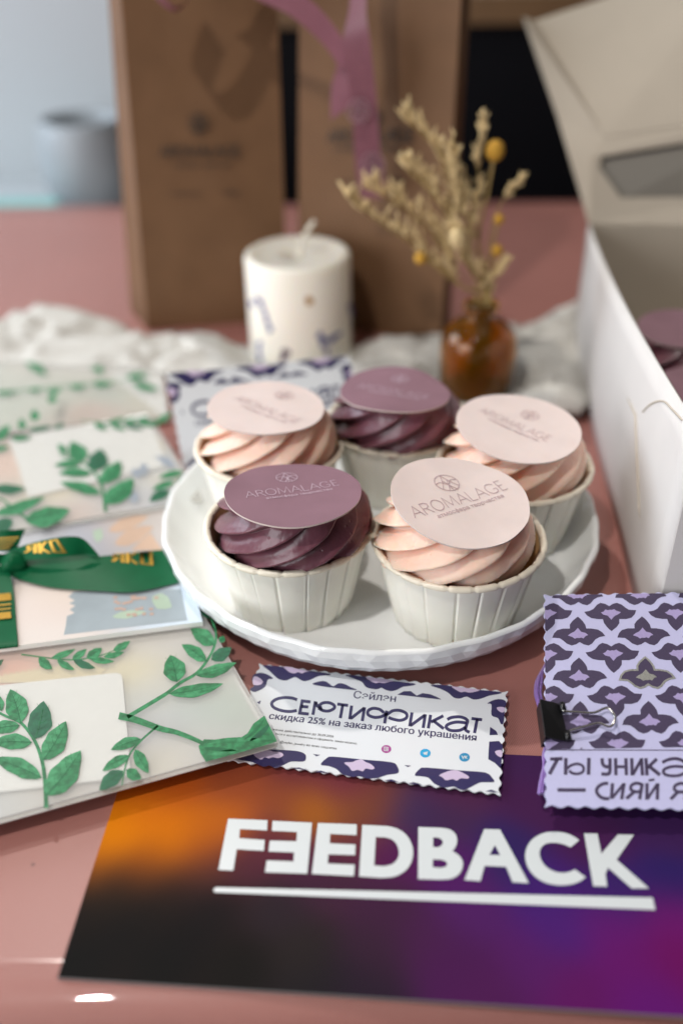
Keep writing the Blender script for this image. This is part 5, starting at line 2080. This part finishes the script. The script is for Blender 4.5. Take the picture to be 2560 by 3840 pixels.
rs(mb, [(-90, 590), (-60, 800), (-40, 1000), (-30, 1180), (-30, 1215)], [(80, 610), (112, 800), (128, 1000), (140, 1165), (141, 1192)], [12, 9.6, 9.2, 9.2, 7.0], [12, 9.6, 9.2, 9.2, 7.0])
band = mb.build('ribbon_band', M_green, gr)


def letters_quad(mb, strokes, q, zs, w, src=None):
    """unit-square strokes set in a four-cornered field: q = bottom-left, bottom-right, top-right, top-left (zoom points)"""
    for s in strokes:
        vs, fs = stroke(s, w)
        P = []
        for (u, v) in vs:
            x = (q[0][0] * (1 - u) + q[1][0] * u) * (1 - v) + (q[3][0] * (1 - u) + q[2][0] * u) * v
            y = (q[0][1] * (1 - u) + q[1][1] * u) * (1 - v) + (q[3][1] * (1 - u) + q[2][1] * u) * v
            hit = None
            if src is not None:
                dr = ray(*ZG((x, y))).normalized()
                hit = src.ray_cast(Vector((0, 0, CAM_H)), dr)[0]
                if hit is not None:
                    P.append(hit - dr * .18)
                    continue
            P.append(at(*ZG((x, y)), zs[0] * (1 - v) + zs[1] * v + 3.4))
        mb.add(P, fs)


YAKO_ = [[(.26, 0), (.26, .95), (.08, .95), (.03, .75), (.08, .52), (.26, .52)], [(.16, .52), (.03, 0)], [(.38, 0), (.38, 1)], [(.60, 1), (.40, .5), (.60, 0)], [(.72, 0), (.72, .95), (.95, .95), (.95, 0)], [(.835, .1), (.835, .9)]]
YAKO = YAKO_[:4] + [[(.72, .06), (.72, .95), (.94, .95), (.94, .06), (.70, .06)]]
mb = MB()
letters_quad(mb, YAKO, [(862, 525), (1192, 560), (1180, 442), (870, 468)], (13.4, 13.8), .085, bvh_tail)
mb.build('gold_lettering', M_gold, tail)
mb = MB()
letters_quad(mb, YAKO, [(185, 462), (525, 462), (452, 352), (215, 402)], (19.5, 24.6), .085, bvh_loop)
mb.build('gold_lettering', M_gold, loop)
mb = MB()
for k, (ya, yb_) in enumerate([(770, 830), (850, 868), (884, 900), (915, 970)]):
    flat(mb, [ZG((-40, ya + 12)), ZG((84, ya)), ZG((90, yb_ - 6)), ZG((-38, yb_ + 8))], z=13.3)
mb.build('gold_lettering', M_gold, band)
mb = MB()
for k in range(4):
    flat(mb, [ZG((-40, 345 + k * 26)), ZG((150 - k * 22, 335 + k * 26)), ZG((140 - k * 22, 348 + k * 26)), ZG((-40, 360 + k * 26))], z=26 - k * 1.3)
mb.build('gold_lettering', M_gold, gr)

# ---- lavender booklet with scalloped edge
BZ = 11.0
ZK = lambda p: (p[0] * .42526 + 1900, p[1] * .42526 + 2150)
BT_ = math.radians(18)
_piv = at(*ZK((330, 2062)), 8.5)
_kn = Vector((0, -math.sin(BT_), math.cos(BT_)))


def K(p, z=None):
    """zoom point -> point of the booklet in its own flat frame (the booklet leans on the plate rim, turned by BT_)"""
    h = 0.0 if z is None else z - BZ
    o = Vector((0, 0, CAM_H))
    d = ray(*ZK(p))
    w = o + d * ((_piv + _kn * h - o).dot(_kn) / d.dot(_kn)) - _piv
    return Vector((_piv.x + w.x, _piv.y + w.y * math.cos(BT_) + w.z * math.sin(BT_), BZ - w.y * math.sin(BT_) + w.z * math.cos(BT_)))


def lean(o):
    """turn a thing built in the booklet's flat frame into its leaning place"""
    b = BASE[o.name]
    q = b - Vector((_piv.x, _piv.y, BZ))
    o.location = (_piv + Vector((q.x, q.y * math.cos(BT_) - q.z * math.sin(BT_), q.y * math.sin(BT_) + q.z * math.cos(BT_)))) * MM
    o.rotation_euler = (BT_, 0, 0)


KT = lambda p, z: at(*ZK(p), z)
KTL, KBL = K((322, 185)), K((330, 2062))
KTR, KBRr = K((1552, 163)), K((1552, 2092))
eS = (KTR - KTL).normalized()
eT = (KBL - KTL)
KW = 120.0
eB = (KBRr - KBL).normalized()
kq = [KTL, KTL + eS * KW, KBL + eB * KW, KBL]
bk = thing('lavender_booklet', 'lavender scalloped card stack with plum tulip pattern, held by a clip', 'booklet', (KTL.x + 30, KTL.y - 30, BZ))
lean(bk)
mb = MB()
slab(mb, [(p.x, p.y) for p in wavy_quad(kq, 24, 18, .38)], BZ - .8, BZ)
kb = mb.build('cover_card', M_lav, bk)
kc_ = (kq[0] + kq[1] + kq[2] + kq[3]) / 4
for dz, dx, dy in ((3.0, 4.0, 7.0), (6.0, 5.0, 9.0), (9.0, 5.5, 8.0)):
    mb = MB()
    slab(mb, [(kc_.x + (p.x - kc_.x) * .95 , kc_.y + (p.y - kc_.y) * .90) for p in wavy_quad(kq, 24, 18, .38)], BZ - dz - .8, BZ - dz)
    mb.build('inner_card', M_lav, bk)
MOT = [(622, 382), (645, 400), (668, 425), (688, 455), (697, 487), (740, 487), (800, 497), (838, 520), (864, 553), (815, 562), (778, 582), (748, 620), (717, 637), (675, 627), (638, 606), (605, 627), (568, 637), (525, 620), (492, 592), (462, 572), (397, 568), (413, 530), (440, 502), (490, 488), (552, 488), (552, 452), (575, 420), (600, 400)]
INN = [(622, 481), (638, 500), (652, 517), (690, 526), (714, 546), (692, 553), (672, 575), (652, 567), (635, 572), (615, 570), (596, 578), (574, 562), (534, 549), (560, 530), (590, 516), (606, 500)]
gM = [K(p) for p in MOT]
gI = [K(p) for p in INN]
tip0 = gM[0]
bA = K((1187, 380)) - K((622, 382))
bB = K((632, 743)) - K((622, 382))
dtip = K((920, 510))
# local coordinates (s along the top edge, t down the left edge)
det = eS.x * eT.y - eS.y * eT.x


def st(p):
    g = p - KTL
    return ((g.x * eT.y - g.y * eT.x) / det, (eS.x * g.y - eS.y * g.x) / det)


s_line = st(K((700, 1556)))[1]
mb = MB()


def put_poly(pl, zz, mt):
    c = [st(p) for p in pl]
    for a, b, cc in ((1, 0, .4), (-1, 0, -(KW - .5)), (0, 1, .006), (0, -1, -(s_line - .004))):
        c = clip_poly(c, a, b, cc)
        if len(c) < 3:
            return
    vs, tr = tess(c)
    mb.add([(KTL.x + eS.x * s + eT.x * t, KTL.y + eS.y * s + eT.y * t, zz) for s, t in vs], tr, mt)


for j in range(-1, 5):
    for i in range(-1, 6):
        off = bA * i + bB * j
        silver = (i == 1 and j == 1)
        put_poly([p + off for p in gM], BZ + .05, 0)
        put_poly([p + off for p in gI], BZ + .09, 2 if silver else 1)
        # the turned motif
        put_poly([dtip + off - (p - tip0) for p in gM], BZ + .05, 0)
        put_poly([dtip + off - (p - tip0) for p in gI], BZ + .09, 1)
        if silver:
            ring = [(p + off) for p in gM]
            vs, fs = stroke([(p.x, p.y) for p in ring], .62, True)
            mb.add([(x, y, BZ + .11) for x, y in vs], fs, 2)
mb.build('tulip_pattern', [M_plum, M_lilac2, M_foil], kb)
mb = MB()


def ks(pts, w=30, sm=0):
    if sm:
        pts = smooth_path(pts, sm)
    vs, fs = stroke(pts, w)
    mb.add([K(v, BZ + .07) for v in vs], fs)


ks([(345, 1557), (900, 1558), (1700, 1560)], 8)
ks([(378, 1638), (488, 1634)]); ks([(445, 1636), (372, 1770)], 32)
ks([(517, 1628), (515, 1776)], 32); ks([(548, 1738), (570, 1760), (620, 1768), (668, 1748), (668, 1702), (622, 1680), (565, 1692), (528, 1722)], 24, 4); ks([(720, 1628), (716, 1776)], 32)
ks([(836, 1630), (842, 1682), (872, 1706), (905, 1700)], 30, 4); ks([(905, 1630), (905, 1745), (885, 1770), (830, 1768)], 30, 4)
ks([(955, 1630), (958, 1780)]); ks([(1046, 1630), (1050, 1780)]); ks([(955, 1705), (1048, 1705)], 26)
ks([(1097, 1630), (1102, 1782)]); ks([(1182, 1630), (1192, 1782)]); ks([(1106, 1776), (1182, 1642)], 28)
ks([(1222, 1630), (1232, 1782)]); ks([(1318, 1636), (1236, 1716)], 30); ks([(1252, 1702), (1346, 1778)], 32)
ks([(1366, 1668), (1420, 1642), (1490, 1634), (1550, 1655), (1580, 1700), (1590, 1780)], 28, 4); ks([(1580, 1712), (1500, 1702), (1430, 1708), (1378, 1735), (1390, 1772), (1450, 1786), (1520, 1780), (1580, 1750)], 26, 4)
ks([(443, 1910), (692, 1911)], 32)
ks([(890, 1852), (845, 1856), (800, 1885), (788, 1925), (815, 1966), (855, 1985), (900, 1986)], 30, 4)
ks([(928, 1850), (918, 1988)]); ks([(1030, 1850), (1008, 1992)]); ks([(924, 1982), (1026, 1858)], 26)
ks([(1190, 1853), (1166, 1993)]); ks([(1188, 1862), (1140, 1850), (1096, 1868), (1090, 1905), (1130, 1926), (1178, 1922)], 28, 4); ks([(1120, 1926), (1050, 1986)], 30)
ks([(1232, 1850), (1230, 1997)]); ks([(1326, 1850), (1322, 1997)]); ks([(1236, 1988), (1320, 1862)], 26); ks([(1246, 1826), (1298, 1818)], 20)
ks([(1580, 1853), (1568, 1996)]); ks([(1580, 1862), (1530, 1852), (1480, 1872), (1475, 1908), (1515, 1928), (1572, 1924)], 28, 4); ks([(1500, 1930), (1440, 1992)], 30)
mb.build('lettering', M_plum, kb)

# binder clip on the left edge of the booklet
ca, cb_ = K((330, 1150)), K((375, 1487))
ax = (cb_ - ca).normalized()            # along the edge, towards the viewer
px_ = Vector((-ax.y, ax.x, 0))
if px_.x < 0:
    px_ = -px_
cl = thing('binder_clip', 'black binder clip with silver wire handle on the lavender booklet edge', 'binder clip', (ca.x, ca.y, BZ))
lean(cl)
Lc = (cb_ - ca).length
S0, S1 = ca - px_ * 2.0, cb_ - px_ * 2.0
J0, J1 = K((468, 1150), BZ + 1), K((545, 1480), BZ + 1)
mb = MB()
zc0, zc1 = BZ - 4.4, BZ + 3.6
V = [(S0.x, S0.y, zc0), (S1.x, S1.y, zc0), (S1.x, S1.y, zc1), (S0.x, S0.y, zc1), (J0.x, J0.y, BZ + .9), (J1.x, J1.y, BZ + .9), (J0.x, J0.y, BZ - 1.4), (J1.x, J1.y, BZ - 1.4)]
Fc = [(0, 1, 2, 3), (3, 2, 5, 4), (1, 0, 6, 7)]
mb.add(V, Fc)
cbod = mb.build('clip_body', M_clip, cl)
so = cbod.modifiers.new('thickness', 'SOLIDIFY')
so.thickness = 0.0005
bv = cbod.modifiers.new('round', 'BEVEL')
bv.width = 0.0006
bv.segments = 3
for (p, q_) in (((485, 1142), (495, 1212)), ((528, 1392), (540, 1470))):
    mb = MB()
    tube(mb, [K(p, BZ + 2.0), K(q_, BZ + 2.0)], .95, 14)
    mb.build('clip_barrel', M_clip, cl)
mb = MB()
hp = [(488, 1180), (500, 1212), (600, 1222), (740, 1230), (800, 1217), (860, 1190), (902, 1196), (946, 1255), (942, 1312), (910, 1350), (860, 1340), (800, 1321), (700, 1346), (555, 1388), (535, 1410)]
hz = [2.0, 2.0, 2.3, 2.6, 2.8, 2.9, 3.0, 3.1, 3.1, 3.0, 2.9, 2.8, 2.6, 2.1, 2.0]
tube(mb, smooth_path([tuple(K(p, BZ + z)) for p, z in zip(hp, hz)], 6), .42, 10)
mb.build('wire_handle', M_steel, cl)

# violet thread under the booklet edge
th = thing('thread_skein', 'violet embroidery thread looped out from under the lavender booklet', 'thread', KT((280, 1000), 4))
mb = MB()
for k in range(6):
    o_ = k * 9
    pts = [(360, 770 + o_ * .4), (300 - o_ * .2 + 20, 840 + o_), (262 + o_, 950), (250 + o_, 1060), (275 + o_, 1160), (310 + o_, 1260), (350 + o_ * .5, 1350)]
    tube(mb, smooth_path([tuple(KT(p, 5 + .8 * (k % 3))) for p in pts], 6), .55, 7)
mb.build('thread_loop', M_thread, th)
mb = MB()
for k in range(8):
    o_ = k * 7
    pts = [(345, 1500), (318 + o_ * .4, 1600 + o_), (322, 1700), (300 + o_, 1800), (285 + o_ * .8, 1880), (278 + o_, 1945 + rnd.uniform(-8, 10))]
    tube(mb, smooth_path([tuple(KT(p, 5 + .7 * (k % 3))) for p in pts], 5), .45, 6)
mb.build('thread_tail', M_thread, th)
